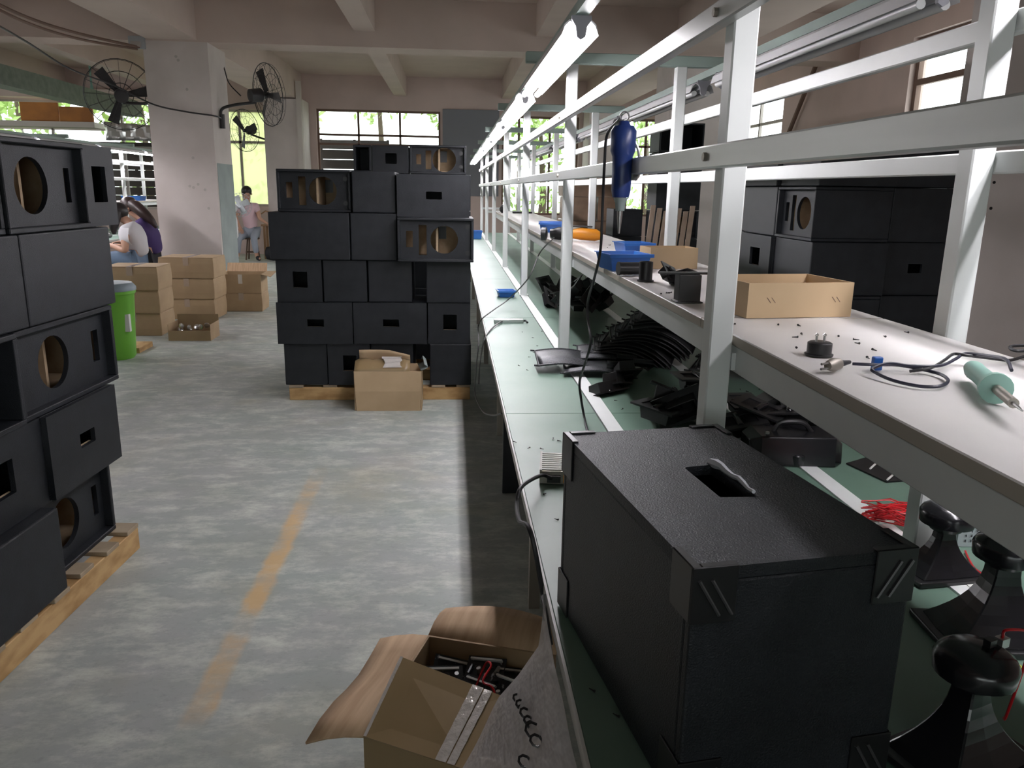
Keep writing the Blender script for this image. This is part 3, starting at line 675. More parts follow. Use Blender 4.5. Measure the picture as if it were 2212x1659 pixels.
# ---- right stacks along the wall, fronts face the bench (-X)
GR = 'cabinets of the wall side stacks'
def rcab(kind, x, ya, yb, z, h, label, d=0.5):
    return cabinet(kind, (x, yb, z), label, yb-ya-0.005, d, h-0.004, -PI/2, GR)
OR = ('lowest', 'second from the floor', 'third from the floor', 'fourth from the floor', 'fifth from the floor', 'sixth from the floor', 'seventh from the floor', 'eighth from the floor')
for r_ in range(6):
    z = 0.001 + r_*0.31
    rcab('baffle' if r_ == 4 else ('grip' if r_ == 2 else 'plain'), 2.05+0.012*(r_ % 2), 4.42, 4.95, z, 0.31, ('black cabinet with pale driver hole facing the bench in the wall side stack' if r_ == 4 else 'black cabinet with grip hole facing the bench, third from floor of wall side stack' if r_ == 2 else 'plain cabinet in driver hole column of wall side stack, %s' % OR[r_]), 0.46)
    rcab('grip' if r_ in (1, 3) else 'plain', 2.05-0.012*(r_ % 2), 4.96, 5.50, z, 0.31, 'cabinet in wall side column behind the driver hole one, %s' % OR[r_], 0.46)
    rcab('plain', 2.10, 5.56, 6.1, z, 0.31, 'cabinet in rearmost column of the wall side stack, %s' % OR[r_], 0.46)
    cabinet('slot' if r_ in (1, 3) else 'plain', (2.53, 4.46+0.02*(r_ % 2), z), 'dark cabinet between wall side column and drilled pillar, %s' % OR[r_], 0.39, 0.44, 0.306, 0, 'cabinets beside the drilled pillar')
for r_ in range(7):
    cabinet('open' if r_ == 6 else ('baffle' if r_ == 3 else 'plain'), (2.36, 9.2, 0.001+r_*0.325), 'black cabinet in the stack before the right hand pillar, %s' % OR[r_], 0.52, 0.44, 0.32, 0, 'cabinets before the right hand pillar')
for r_ in range(4):
    cabinet('plain', (1.95, 9.6, 0.001+r_*0.325), 'black cabinet in the low stack beside the wrapped cartons, %s' % OR[r_], 0.36, 0.44, 0.32, 0, 'low stack beside the wrapped cartons')
for r_ in range(6):
    cabinet('plain', (2.62+0.02*(r_%2), 7.0, 0.001+r_*0.31), 'black cabinet in the stack behind the leaning planks, %s' % OR[r_], 0.5, 0.44, 0.306, 0, 'cabinets behind the leaning planks')
for r_ in range(7):
    cabinet('plain', (4.62, 7.6+0.02*(r_%2), 0.001+r_*0.31), 'black cabinet in the stack under the large side window, %s' % OR[r_], 0.7, 0.5, 0.306, 0, 'cabinets under the side window')

# ================================================================== CARTONS
def carton(loc, w, d, h, label, rotz=0, group=None, m=CARD, tape=True, nm='carton'):
    t = thing(nm, label, 'carton', loc, rotz, group)
    b = 0.006
    MB().loft([[Vector(p) for p in ((0,0,z),(w,0,z),(w,d,z),(0,d,z))] if not g else [Vector(p) for p in ((-b,-b,z),(w+b,-b,z),(w+b,d+b,z),(-b,d+b,z))] for z, g in ((0,0),(h*0.3,1),(h*0.7,1),(h-0.006,0))]).build('body', m, t, 0.006)
    for x0, x1 in ((0.0, w/2-0.001), (w/2+0.001, w)): MB().box(x0, x1, 0.0, d, h-0.0058, h).build('flap', m, t)
    if tape:
        MB().box(w/2-0.03, w/2+0.03, -0.0075, d+0.0075, h+0.0003, h+0.001).build('tape', TAPE, t)
        MB().box(w/2-0.03, w/2+0.03, -0.0085, -0.0065, h*0.62, h).build('tape', TAPE, t)
    return t
def zpos(u, v): return UZ(u, v, 0)
GC = 'cartons stacked before the pillar'
zn = ('bottom', 'middle', 'top')
a = UY(346, 690, 8.1).x
for k in range(3): carton((a-0.52+0.01*k, 8.1-0.02*k, 0.001+0.234*k), 0.52, 0.42, 0.232, 'tan taped carton, %s of the stack beside the green bin' % zn[k], 0.02, GC)
a, b = UY(350, 690, 9.15).x, UY(466, 690, 9.15).x
for k in range(3): carton((a+0.012*k, 9.15-0.01*k, 0.001+0.235*k), b-a, 0.45, 0.233, 'tan taped carton, %s of the stack behind the tray of silver parts' % zn[k], -0.02, GC)
a, b = UY(478, 660, 9.75).x, UY(566, 660, 9.75).x
carton((a, 9.75, 0.001), b-a, 0.4, 0.225, 'brown carton under the open flapped carton beside the pillar', 0.03, GC)
# open flapped carton on top of it
t = thing('open_carton', 'brown open carton with raised flaps on another carton beside the pillar', 'carton', (a, 9.75, 0.2275), 0.03, GC); w_, d_, h_ = b-a, 0.4, 0.225
for x0, x1, y0, y1 in ((0,w_,0,0.006),(0,w_,d_-0.006,d_),(0,0.006,0.006,d_-0.006),(w_-0.006,w_,0.006,d_-0.006)): MB().box(x0,x1,y0,y1,0,h_).build('side', CARD, t)
MB().box(0.006,w_-0.006,0.006,d_-0.006,0,0.006).build('base', CARD, t)
MB().quad((w_,0,h_),(w_,d_,h_),(w_+0.12,d_,h_+0.0),(w_+0.12,0,h_-0.03),0.005).build('flap', CARD, t)
MB().quad((0,d_,h_),(w_,d_,h_),(w_,d_+0.05,h_+0.1),(0,d_+0.05,h_+0.1),0.005).build('flap', CARDIN, t)
MB().quad((0,0,h_),(0,d_,h_),(-0.1,d_,h_+0.05),(-0.1,0,h_+0.05),0.005).build('flap', CARDIN, t)
MB().box(w_*0.45,w_*0.55,-0.004,-0.001,h_*0.5,h_).build('tape', TAPES, t)
# low tray of silver parts
a, b = UY(367, 720, 7.9).x, UY(458, 720, 7.9).x
t = thing('carton_tray', 'low open carton tray of shiny parts on the floor before the carton stack', 'carton', (a, 7.85, 0)); w_ = b-a
for x0, x1, y0, y1, hh in ((0,w_,0,0.005,0.1),(0,w_,0.3,0.305,0.22),(0,0.005,0.005,0.3,0.16),(w_-0.005,w_,0.005,0.3,0.16)): MB().box(x0,x1,y0,y1,0,hh).build('side', CARD, t)
MB().box(0.005,w_-0.005,0.005,0.3,0,0.005).build('base', CARD, t)
for k in range(12):
    x, y = 0.05+rnd.random()*(w_-0.1), 0.06+rnd.random()*0.18; rr = rnd.uniform(0.02, 0.034)
    q = MB().lathe([(rr*0.4,-rr*0.5),(rr,-rr*0.3),(rr,rr*0.3),(rr*0.3,rr*0.6)], 10, Matrix.Translation((a+x, 7.85+y, 0.05+rr+0.02*(k%3))) @ Matrix.Rotation(rnd.uniform(0,3),4,'X') @ Matrix.Rotation(rnd.uniform(0,3),4,'Y')).build('metal_fitting', STEEL)
    tag(q, 'small shiny metal part lying in the low carton tray', 'metal part', 'shiny parts in the carton tray')
# flat wood offcut by the bin
p = zpos(285, 762); tag(MB().box(p.x-0.12, p.x+0.08, p.y-0.03, p.y+0.3, 0, 0.05).build('wood_offcut', PALLET, bevel=0.004), 'short brown wood offcut on the floor beside the green bin', 'wood')
# lime bin
p = zpos(255, 790)
t = thing('waste_bin', 'lime green plastic bin with grey lid behind the aisle pallet stack', 'bin', (p.x-0.13, 7.05, 0))
rings = []
for z, s_ in ((0,0.135),(0.02,0.15),(0.3,0.165),(0.56,0.18),(0.575,0.195),(0.6,0.195)):
    rings.append([Vector((s_*math.cos(k*PI/8)*1.0, s_*math.sin(k*PI/8), z)) for k in range(16)])
MB().loft(rings, smooth=True).build('body', LIMEBIN, t)
MB().lathe([(0.2,0.6),(0.2,0.63),(0.17,0.665),(0.03,0.68)], 20).build('lid', BINLID, t)
MB().box(0.12,0.165,-0.1,-0.06,0.25,0.4).build('sticker', PAPER, t)

# small torn carton before the centre stack
a, b = UY(770, 870, 5.29), UY(908, 870, 5.29)
t = thing('torn_carton', 'torn tan carton with loose taped top before the centre speaker stack', 'carton', (a.x, 5.285, 0)); w_ = b.x-a.x; h_ = 0.28; d_ = 0.27
bul = 0.008
MB().loft([[Vector(p) for p in ((0,0,0),(w_,0,0),(w_,0.006,0),(0,0.006,0))],[Vector(p) for p in ((-0.004,-bul,h_*0.5),(w_+0.004,-bul,h_*0.5),(w_+0.004,0.002-bul+0.004,h_*0.5),(-0.004,0.006-bul,h_*0.5))],[Vector(p) for p in ((-0.012,0,h_),(w_+0.01,0,h_),(w_+0.01,0.006,h_),(-0.012,0.006,h_))]]).build('side', CARDL, t)
for x0, x1, y0, y1 in ((0,w_,d_-0.006,d_),(-0.012,-0.006,0.006,d_-0.006),(w_+0.004,w_+0.01,0.006,d_-0.006)): MB().box(x0,x1,y0,y1,0.0,h_-0.002).build('side', CARDL, t)
MB().box(0,w_,0.007,d_-0.007,0,0.006).build('base', CARDL, t)
rows = []
for j in range(6):
    v = j/5; rows.append([Vector((w_*(-0.02+0.86*i/10), 0.001+0.13*v, h_+0.002+0.06*math.sin(v*PI*0.55)+0.01*math.sin(i*1.9+j)*v)) for i in range(11)])
fo = MB().loft(rows, cap=False, closed=False, smooth=True).build('flap', CARDTAPE, t); fo.modifiers.new('s','SOLIDIFY').thickness = 0.005
rows = []
for j in range(5):
    v = j/4; rows.append([Vector((w_*(-0.0+0.82*i/10), d_-0.003-0.02*v+0.01*math.sin(i*0.6), h_+0.1*v*(1-0.35*max(0,i-6)/4))) for i in range(11)])
fo = MB().loft(rows, cap=False, closed=False, smooth=True).build('flap', CARDL, t); fo.modifiers.new('s','SOLIDIFY').thickness = 0.005
rows = [[Vector((w_+0.006+0.05*math.sin(v*2.6)-0.03*i/4, 0.02+(d_-0.06)*i/4, h_+0.085*v-0.02*abs(i-2)*v)) for i in range(5)] for v in (0,0.25,0.5,0.75,1)]
fo = MB().loft(rows, cap=False, closed=False, smooth=True).build('flap', GREENPAINT, t); fo.modifiers.new('s','SOLIDIFY').thickness = 0.004
MB().loft([[Vector((w_*(0.42+0.03*math.sin(i)), 0.02+0.1*i/6, h_+0.022+0.055*math.sin(i/6*PI*0.55)+0.006*(i%2))), Vector((w_*(0.70+0.02*math.cos(i*2)), 0.02+0.1*i/6, h_+0.02+0.055*math.sin(i/6*PI*0.55)+0.004*((i+1)%2)))] for i in range(7)], cap=False, closed=False).build('tape', TAPES, t)

# big open carton at the foot of the bench
N_ = UZ(785, 1590, 0.3); F_ = UZ(925, 1372, 0.3); N_.z = F_.z = 0
dy = (F_-N_); LY = dy.length; ang = math.atan2(-dy.x, dy.y); WX = 0.36; HB = 0.3
t = thing('open_carton', 'open cardboard carton of circuit boards on the floor under the bench edge', 'carton', (N_.x, N_.y, 0), ang)
tk = 0.006
MB().box(0,WX,0,tk,0,HB).build('side', CARDTAPE, t); MB().box(0,WX,LY-tk,LY,0,HB).build('side', CARD, t)
MB().box(0,tk,tk,LY-tk,0,HB).build('side', CARD, t); MB().box(WX-tk,WX,tk,LY-tk,0,HB).build('side', CARD, t)
MB().box(tk,WX-tk,tk,LY-tk,0,tk).build('base', CARD, t)
TC = (Matrix.Translation((N_.x, N_.y, 0)) @ Matrix.Rotation(ang, 4, 'Z')).inverted()
fq = [TC @ UZ(u, v, z_) for u, v, z_ in ((785,1590,HB+0.002),(1010,1664,HB+0.002),(1092,1506,0.36),(865,1418,0.39))]
MB().quad(*fq, 0.005).build('flap', CARDTAPE, t)
def fpt(a_, b_): return fq[0].lerp(fq[1], a_).lerp(fq[3].lerp(fq[2], a_), b_) + (fq[1]-fq[0]).cross(fq[3]-fq[0]).normalized()*0.0012
for a0, a1 in ((0.0, 0.03), (0.70, 0.80), (0.81, 0.88)):
    MB().loft([[fpt(a0, k/10)+Vector((0,0,0.0012*(k%2))), fpt(a1, k/10)+Vector((0,0,0.0012*((k+1)%2)))] for k in range(11)], cap=False, closed=False).build('tape', TAPES, t)
rows = [[Vector((-0.135*v, LY*i/6*(1-0.0*v)-0.02*v, HB-0.03*v*v+0.012*math.sin(i*1.2)*v)) for i in range(7)] for v in (0,0.33,0.66,1)]
fo = MB().loft(rows, cap=False, closed=False, smooth=True).build('flap', CARDIN, t); fo.modifiers.new('s','SOLIDIFY').thickness = 0.005
rows = [[Vector((WX*i/8, LY+0.15*v, HB+0.03*v*(1-v)*4*0.5+0.03*math.sin(i/8*PI)*v)) for i in range(9)] for v in (0,0.33,0.66,1)]
fo = MB().loft(rows, cap=False, closed=False, smooth=True).build('flap', CARDIN, t); fo.modifiers.new('s','SOLIDIFY').thickness = 0.005
M_t = Matrix.Translation((N_.x, N_.y, 0)) @ Matrix.Rotation(ang, 4, 'Z')
for k in range(9):                                  # boards in the carton
    x, y = (0.06+0.03*(k%3), 0.26-0.03*(k//3))
    p = M_t @ Vector((0.08+0.09*(k%3)+rnd.uniform(-0.01,0.01), 0.385-0.07*(k//3), 0.225+0.02*(k%2)))
    b_ = thing('circuit_board', 'black circuit board with pale parts loose in the open carton', 'circuit board', p, 0, 'circuit boards in the open carton', rot=(rnd.uniform(0.55,0.95), rnd.uniform(-0.25,0.25), ang+rnd.uniform(-0.4,0.4)))
    MB().box(-0.055,0.055,-0.04,0.04,-0.001,0.001).build('board', PCB, b_)
    for c in range(4): MB().tube([(-0.04+0.026*c, rnd.uniform(-0.025,0.02), 0.001),(-0.04+0.026*c, rnd.uniform(-0.02,0.02), 0.016)], 0.006, 8).build('component', STEEL if c % 2 else BLACKP, b_)
    MB().box(-0.045,0.045,0.028,0.033,0.001,0.012).build('connector', PAPER, b_)
wp = [M_t @ Vector(p) for p in ((0.17,0.3,0.24),(0.19,0.34,0.30),(0.21,0.32,0.31),(0.2,0.28,0.29),(0.23,0.27,0.28),(0.25,0.23,0.24))]
tag(MB().tube(smooth_path(wp), 0.003, 6).build('wire', RED), 'thin red wire curling among the circuit boards in the carton', 'wire')
# polythene bag hanging from the bench edge
Lp = [UZ(1183,1285,0.745), UZ(1163,1400,0.63), UZ(1078,1508,0.50), UZ(1035,1590,0.44), UZ(985,1690,0.40)]
Rp = [UZ(1192,1288,0.74), UZ(1224,1400,0.735), UZ(1240,1500,0.73), UZ(1254,1600,0.73), UZ(1266,1720,0.73)]
for p_ in Rp: p_.x = min(p_.x, 0.170)
rings = []
for i in range(17):
    tt = i/16*4; k = min(int(tt), 3); fr = tt-k; A = Lp[k].lerp(Lp[k+1], fr); B = Rp[k].lerp(Rp[k+1], fr)
    ring = []; nn = 12; bul = 0.018*min(1, i/5)
    up = (B-A).cross(Vector((0,-0.3,-1))).normalized()
    for j in range(2*nn):
        q = j/nn if j < nn else 2-j/nn; side = 1 if j < nn else -1
        ring.append(A.lerp(B, q) + up*side*bul*math.sin(q*PI)*0.6 + Vector((0.0, 0, 0.004*math.sin(j*2.1+i*0.9))))
    rings.append(ring)
bag = thing('polythene_bag', 'milky polythene bag with black printed marks hanging from the bench edge', 'plastic bag', (0,0,0))
MB().loft(rings, smooth=True).build('film', POLY, bag)
for i, (u, v, r) in enumerate(((1117,1508,0.006),(1125,1522,0.007),(1134,1540,0.007),(1141,1556,0.006),(1152,1578,0.011),(1158,1600,0.008),(1128,1530,0.005),(1146,1566,0.005),(1133,1645,0.008))):
    fr = (v-1508)/82*1.0+2; k = min(int(fr), 3); A = Lp[k].lerp(Lp[k+1], fr-k); B = Rp[k].lerp(Rp[k+1], fr-k)
    ctr = None; bestd = 1e9
    for q in range(1, 20):
        P_ = A.lerp(B, q/20); 
        d_ = abs((P_-CAM).normalized().dot(ray(u, v).normalized())-1)
        if d_ < bestd: bestd = d_; ctr = P_
    depth = (ctr-CAM).length-0.03; c0 = CAM + ray(u, v).normalized()*depth; n_ = ray(u, v).normalized()
    u_ = n_.orthogonal().normalized(); v_ = n_.cross(u_); ringp = [c0+(u_*math.cos(k*PI/4)*r+v_*math.sin(k*PI/4)*r*1.3) for k in range(9)]
    MB().tube(ringp, 0.0022, 5).build('printed_mark', BLACKP, bag)

# ================================================================== PEOPLE
def skin(name, pts, edges, rad, m, parent, sub=2, root=0):
    me = bpy.data.meshes.new(name); me.from_pydata([tuple(p) for p in pts], edges, []); me.materials.append(m)
    o = bpy.data.objects.new(name, me); C.objects.link(o); o.parent = parent
    o.modifiers.new('skin', 'SKIN'); o.modifiers['skin'].use_smooth_shade = True
    if not me.skin_vertices: 
        bm = bmesh.new(); bm.from_mesh(me); bm.verts.layers.skin.verify(); bm.to_mesh(me); bm.free()
    for sv, r in zip(me.skin_vertices[0].data, rad):
        r = r if isinstance(r, tuple) else (r, r); sv.radius = r
    me.skin_vertices[0].data[root].use_root = True
    o.modifiers.new('sub', 'SUBSURF').levels = sub; o.modifiers['sub'].render_levels = sub
    return o
def person(label, J, shirt, pants, hair, hairpts, sleeve=0.6, group=None):
    """J: pelvis, chest, neck, head, shL, elL, haL, shR, elR, haR, hipL, knL, ftL, toL, hipR, knR, ftR, toR (world)"""
    base = Vector(J['pelvis']); base.z = 0
    t = thing('person', label, 'person', base); L = {k: Vector(v)-base for k, v in J.items()}
    names = ['pelvis','waist','chest','neck','head','crown','chin','shL','elL','haL','shR','elR','haR','hipL','knL','ftL','toL','hipR','knR','ftR','toR']
    L['waist'] = L['pelvis'].lerp(L['chest'], 0.5)
    ax = (L['head']-L['neck']).normalized(); fw = L['face'].normalized() if 'face' in L else Vector((0,-1,0))
    fw = (Vector(J['face'])).normalized()
    L['crown'] = L['head']+ax*0.07; L['chin'] = L['head']+fw*0.055-ax*0.055
    pts = [L[n] for n in names]; ix = {n: i for i, n in enumerate(names)}
    E_ = [('pelvis','waist'),('waist','chest'),('chest','neck'),('neck','head'),('head','crown'),('head','chin'),('chest','shL'),('shL','elL'),('elL','haL'),('chest','shR'),('shR','elR'),('elR','haR'),('pelvis','hipL'),('hipL','knL'),('knL','ftL'),('ftL','toL'),('pelvis','hipR'),('hipR','knR'),('knR','ftR'),('ftR','toR')]
    R_ = dict(pelvis=0.115,waist=0.10,chest=0.12,neck=0.05,head=0.085,crown=0.065,chin=0.04,shL=0.058,elL=0.04,haL=0.026,shR=0.058,elR=0.04,haR=0.026,hipL=0.085,knL=0.058,ftL=0.04,toL=0.03,hipR=0.085,knR=0.058,ftR=0.04,toR=0.03)
    edges = [(ix[a], ix[b]) for a, b in E_]; rad = [R_[n] for n in names]
    # fingers grown from the hands
    for s_ in 'LR':
        h = L['ha'+s_]; dr = (h-L['el'+s_]).normalized(); sd = dr.cross(Vector((0,0,1))).normalized()
        for k in range(4):
            b_ = len(pts); off = sd*(0.024*(k-1.5)); ln = (0.055,0.065,0.06,0.045)[k]
            pts += [h+dr*0.045+off, h+dr*(0.045+ln*0.6)+off-Vector((0,0,0.008)), h+dr*(0.045+ln)+off-Vector((0,0,0.028))]; rad += [0.011,0.009,0.007]
            edges += [(ix['ha'+s_], b_), (b_, b_+1), (b_+1, b_+2)]
        b_ = len(pts); pts += [h+dr*0.01+sd*0.04, h+dr*0.045+sd*0.058]; rad += [0.011,0.008]; edges += [(ix['ha'+s_], b_), (b_, b_+1)]
    skin('body', pts, edges, rad, SKIN, t)
    sp = ['pelvis','waist','chest','neckb','shL','slL','shR','slR']
    L['neckb'] = L['chest'].lerp(L['neck'], 0.85); L['slL'] = L['shL'].lerp(L['elL'], sleeve); L['slR'] = L['shR'].lerp(L['elR'], sleeve)
    si = {n: i for i, n in enumerate(sp)}
    skin('shirt', [L[n] for n in sp], [(si[a], si[b]) for a, b in (('pelvis','waist'),('waist','chest'),('chest','neckb'),('chest','shL'),('shL','slL'),('chest','shR'),('shR','slR'))], [0.145,0.13,0.155,0.078,0.085,0.068,0.085,0.068], shirt, t)
    pp = ['pelvis','hipL','knL','anL','hipR','knR','anR']; L['anL'] = L['knL'].lerp(L['ftL'],0.85); L['anR'] = L['knR'].lerp(L['ftR'],0.85); pi_ = {n: i for i, n in enumerate(pp)}
    skin('trousers', [L[n] for n in pp], [(pi_[a], pi_[b]) for a, b in (('pelvis','hipL'),('hipL','knL'),('knL','anL'),('pelvis','hipR'),('hipR','knR'),('knR','anR'))], [0.125,0.1,0.074,0.056,0.1,0.074,0.056], pants, t)
    for s_ in 'LR':
        f0 = L['ft'+s_]; f1 = L['to'+s_]
        skin('shoe', [f0-Vector((0,0,0.01)), f1-Vector((0,0,0.005))], [(0,1)], [0.05,0.042], BLACKC, t)
    rt0 = fw.cross(ax).normalized(); bk = rt0.cross(ax).normalized()
    if bk.dot(fw) > 0: bk = -bk
    HM = Matrix.Translation(L['head']+ax*0.042+bk*0.036) @ Matrix(((rt0.x, bk.x, ax.x, 0), (rt0.y, bk.y, ax.y, 0), (rt0.z, bk.z, ax.z, 0), (0,0,0,1)))
    mbh = MB().lathe([(0.105*math.sin(q*PI/10), -0.108*math.cos(q*PI/10)) for q in range(1, 10)], 16, HM)
    if hairpts: mbh.tube(smooth_path([L['head']+Vector(h) for h, _ in hairpts], 5), [r for q in range(len(hairpts)-1) for r in [hairpts[q][1]+(hairpts[q+1][1]-hairpts[q][1])*e/5 for e in range(5)]]+[hairpts[-1][1]], 10)
    mbh.build('hair', hair, t)
    up_ = ax; rt = fw.cross(up_).normalized()      # face: eyes, nose, mouth, ears
    for sx in (-1, 1):
        e0 = L['head']+fw*0.083+rt*sx*0.03+up_*0.005; MB().lathe([(0.002,-0.008),(0.009,-0.005),(0.011,0),(0.009,0.005),(0.002,0.008)], 8, Matrix.Translation(e0)).build('eye', BLACKP, t)
        e1 = L['head']+rt*sx*0.088-up_*0.01; MB().lathe([(0.004,-0.024),(0.014,-0.012),(0.016,0.01),(0.004,0.022)], 8, Matrix.Translation(e1)).build('ear', SKIN, t)
    MB().tube([L['head']+fw*0.078+up_*0.01, L['head']+fw*0.105-up_*0.022, L['head']+fw*0.082-up_*0.028], [0.006,0.013,0.006], 8).build('nose', SKIN, t)
    m0 = L['head']+fw*0.09-up_*0.052; MB().tube([m0-rt*0.02, m0+fw*0.004, m0+rt*0.02], [0.003,0.007,0.003], 6).build('mouth', RED, t)
    return t
y1 = 9.85
def W(u, v, y, dy=0): p = UY(u, v, y); return Vector((p.x, y+dy, p.z))
pel = W(300, 556, y1); pel.z = max(pel.z, 0.56)
J = dict(pelvis=pel, chest=W(292,508,y1), neck=W(275,478,y1), head=W(259,466,y1), face=(-0.85,-0.1,-0.5))
ch = J['chest']
J.update(shL=ch+Vector((-0.05,-0.17,0.03)), elL=W(288,540,y1,-0.24), haL=W(248,528,y1,-0.12), shR=ch+Vector((-0.04,0.17,0.04)), elR=ch+Vector((-0.18,0.24,-0.16)), haR=ch+Vector((-0.36,0.14,-0.14)),
         hipL=pel+Vector((-0.06,-0.1,-0.02)), knL=pel+Vector((-0.42,-0.12,0.0)), ftL=pel+Vector((-0.36,-0.12,-0.47)), toL=pel+Vector((-0.5,-0.12,-0.51)), hipR=pel+Vector((-0.06,0.1,-0.02)), knR=pel+Vector((-0.42,0.12,0.0)), ftR=pel+Vector((-0.36,0.12,-0.47)), toR=pel+Vector((-0.5,0.12,-0.51)))
for k in ('ftL','ftR'): J[k].z = 0.085
for k in ('toL','toR'): J[k].z = 0.045
person('person in white short sleeved shirt and blue jeans bending over the bench', J, SHIRTW, JEANS, HAIR, [((0.0,-0.05,0.05),0.06),((-0.03,-0.08,-0.04),0.062),((-0.05,-0.085,-0.13),0.05),((-0.055,-0.08,-0.21),0.02)])
SEATZ1 = pel.z-0.125
def stool(x, y, h, label, m=STOOLW):
    t = thing('stool', label, 'stool', (x, y, 0))
    MB().lathe([(0.15,h-0.03),(0.16,h-0.02),(0.16,h-0.006),(0.15,h)], 20).build('seat', m, t)
    for k in range(4):
        c, s_ = math.cos(PI/4+k*PI/2), math.sin(PI/4+k*PI/2)
        MB().tube([(0.1*c,0.1*s_,h-0.0305),(0.16*c,0.16*s_,0)], 0.016, 8).build('leg', m, t)
    MB().tube([(0.135*math.cos(k*PI/8),0.135*math.sin(k*PI/8),h*0.35) for k in range(17)], 0.009, 6).build('foot_ring', m, t)
    return t
stool(pel.x, pel.y, SEATZ1, 'dark round stool under the person in white shirt')
y2 = 10.42
pel2 = W(331, 552, y2); pel2.z = max(pel2.z, 0.6)
J = dict(pelvis=pel2, chest=W(322,498,y2), neck=W(301,468,y2), head=W(281,452,y2), face=(-0.9,-0.1,-0.4)); ch = J['chest']
J.update(shL=ch+Vector((-0.06,-0.17,0.03)), elL=ch+Vector((-0.16,-0.22,-0.2)), haL=ch+Vector((-0.40,-0.12,-0.2)), shR=ch+Vector((-0.04,0.17,0.04)), elR=ch+Vector((-0.18,0.22,-0.18)), haR=ch+Vector((-0.42,0.14,-0.16)),
         hipL=pel2+Vector((-0.06,-0.1,-0.02)), knL=pel2+Vector((-0.44,-0.12,0.0)), ftL=pel2+Vector((-0.38,-0.12,-0.5)), toL=pel2+Vector((-0.52,-0.12,-0.55)), hipR=pel2+Vector((-0.06,0.1,-0.02)), knR=pel2+Vector((-0.44,0.12,0.0)), ftR=pel2+Vector((-0.38,0.12,-0.5)), toR=pel2+Vector((-0.52,0.12,-0.55)))
for k in ('ftL','ftR'): J[k].z = 0.085
for k in ('toL','toR'): J[k].z = 0.045
person('person in purple top with long dark hair and black trousers at the bench', J, SHIRTP, BLACKC, HAIRB, [((0.03,-0.03,0.06),0.07),((0.10,-0.06,0.03),0.075),((0.19,-0.09,-0.04),0.07),((0.28,-0.1,-0.13),0.05),((0.34,-0.1,-0.22),0.02)], 0.35)
stool(pel2.x, pel2.y, pel2.z-0.125, 'dark round stool under the person in purple top')
y3 = 16.9
pel3 = W(543, 500, y3); 
J = dict(pelvis=pel3, chest=W(539,462,y3,-0.03), neck=W(536,438,y3,-0.06), head=W(536,418,y3,-0.1), face=(0.35,-0.8,-0.45)); ch = J['chest']
J.update(shL=W(556,446,y3,-0.05), elL=W(563,472,y3,-0.1), haL=W(583,484,y3,-0.15), shR=W(520,448,y3,-0.02), elR=W(512,470,y3,-0.1), haR=W(526,492,y3,-0.25),
         hipL=pel3+Vector((0.1,-0.03,-0.02)), knL=W(557,512,y3,-0.35), ftL=W(562,545,y3,-0.3), toL=W(572,556,y3,-0.42), hipR=pel3+Vector((-0.1,-0.03,-0.02)), knR=W(525,514,y3,-0.38), ftR=W(522,550,y3,-0.32), toR=W(520,560,y3,-0.45))
for k in ('ftL','ftR'): J[k].z = 0.085
for k in ('toL','toR'): J[k].z = 0.045
person('person in pink shirt and grey jeans sitting on a stool by the far window', J, SHIRTPK, JEANG, HAIR, [])
stool(pel3.x, y3, pel3.z-0.125, 'dark wooden stool under the person in pink shirt')
# bench tool beside the seated person
p = W(588, 500, 17.1); t = thing('bench_press', 'brown hand press on a wooden stand beside the person in pink', 'machine', (p.x, 17.15, 0))
for x, y in ((-0.15,-0.1),(0.15,-0.1),(-0.15,0.15),(0.15,0.15)): MB().box(x-0.02,x+0.02,y-0.02,y+0.02,0,0.68).build('leg', DRAWINGBROWN, t)
MB().box(-0.2,0.2,-0.15,0.2,0.6805,0.72).build('top', DRAWINGBROWN, t, 0.004); MB().box(-0.05,0.05,-0.03,0.07,0.7205,0.98).build('column', DRAWINGBROWN, t, 0.01)
MB().tube([(0,-0.03,0.95),(-0.1,-0.12,0.99),(-0.18,-0.16,0.93)], 0.015, 8).build('lever', DRAWINGBROWN, t)
p = W(592, 540, 16.6); t = thing('duffel_bag', 'black bag lying on the floor beside the person in pink', 'bag', (p.x, 16.7, 0))
MB().loft([[Vector((x, 0.14*s_*math.cos(k*PI/6), 0.15+0.15*s_*math.sin(k*PI/6) if s_ else 0.15)) for k in range(12)] for x, s_ in ((-0.2,0.4),(-0.17,0.85),(-0.05,1),(0.08,0.95),(0.18,0.8),(0.21,0.35))], smooth=True).build('body', BLACKC, t)
MB().tube(smooth_path([(-0.1,0,0.29),(-0.06,0.02,0.36),(0.05,0.0,0.36),(0.1,0,0.28)]), 0.01, 6).build('strap', BLACKC, t)

# ================================================================== THINGS ON THE WORKTOP
EPS = 0.0012
TOP = WT+EPS
# near cabinet with corner protectors
c_fl = UZ(1218, 940, 1.08); c_nl = UZ(1500, 1238, 1.08)
dv = (c_fl-c_nl); ang = math.atan2(-dv.x, dv.y); CL = 0.52; CWd = 0.292; CHt = 0.33
t = thing('speaker_cabinet', 'large black cabinet with corner protectors and handle cutout on the bench end', 'speaker cabinet', (c_nl.x, c_nl.y, TOP+0.003), ang)
HZ = CHt
hole = rect(0.105, 0.185, 0.20, 0.315)
TI = (Matrix.Translation((c_nl.x, c_nl.y, TOP)) @ Matrix.Rotation(ang, 4, 'Z')).inverted()
hq = [(TI @ UZ(u, v, TOP+0.33)) for u, v in ((1472,1012),(1532,1004),(1626,1073),(1556,1076))]
me = panel_mesh(CWd, CL, 0.016, [[(q.x, CL-q.y) for q in hq]]); me.transform(Matrix(((1,0,0,0),(0,0,1,0),(0,-1,0,0),(0,0,0,1)))); me.transform(Matrix.Translation((0,0,HZ)) @ Matrix.Scale(1,4))
for v in me.vertices: pass
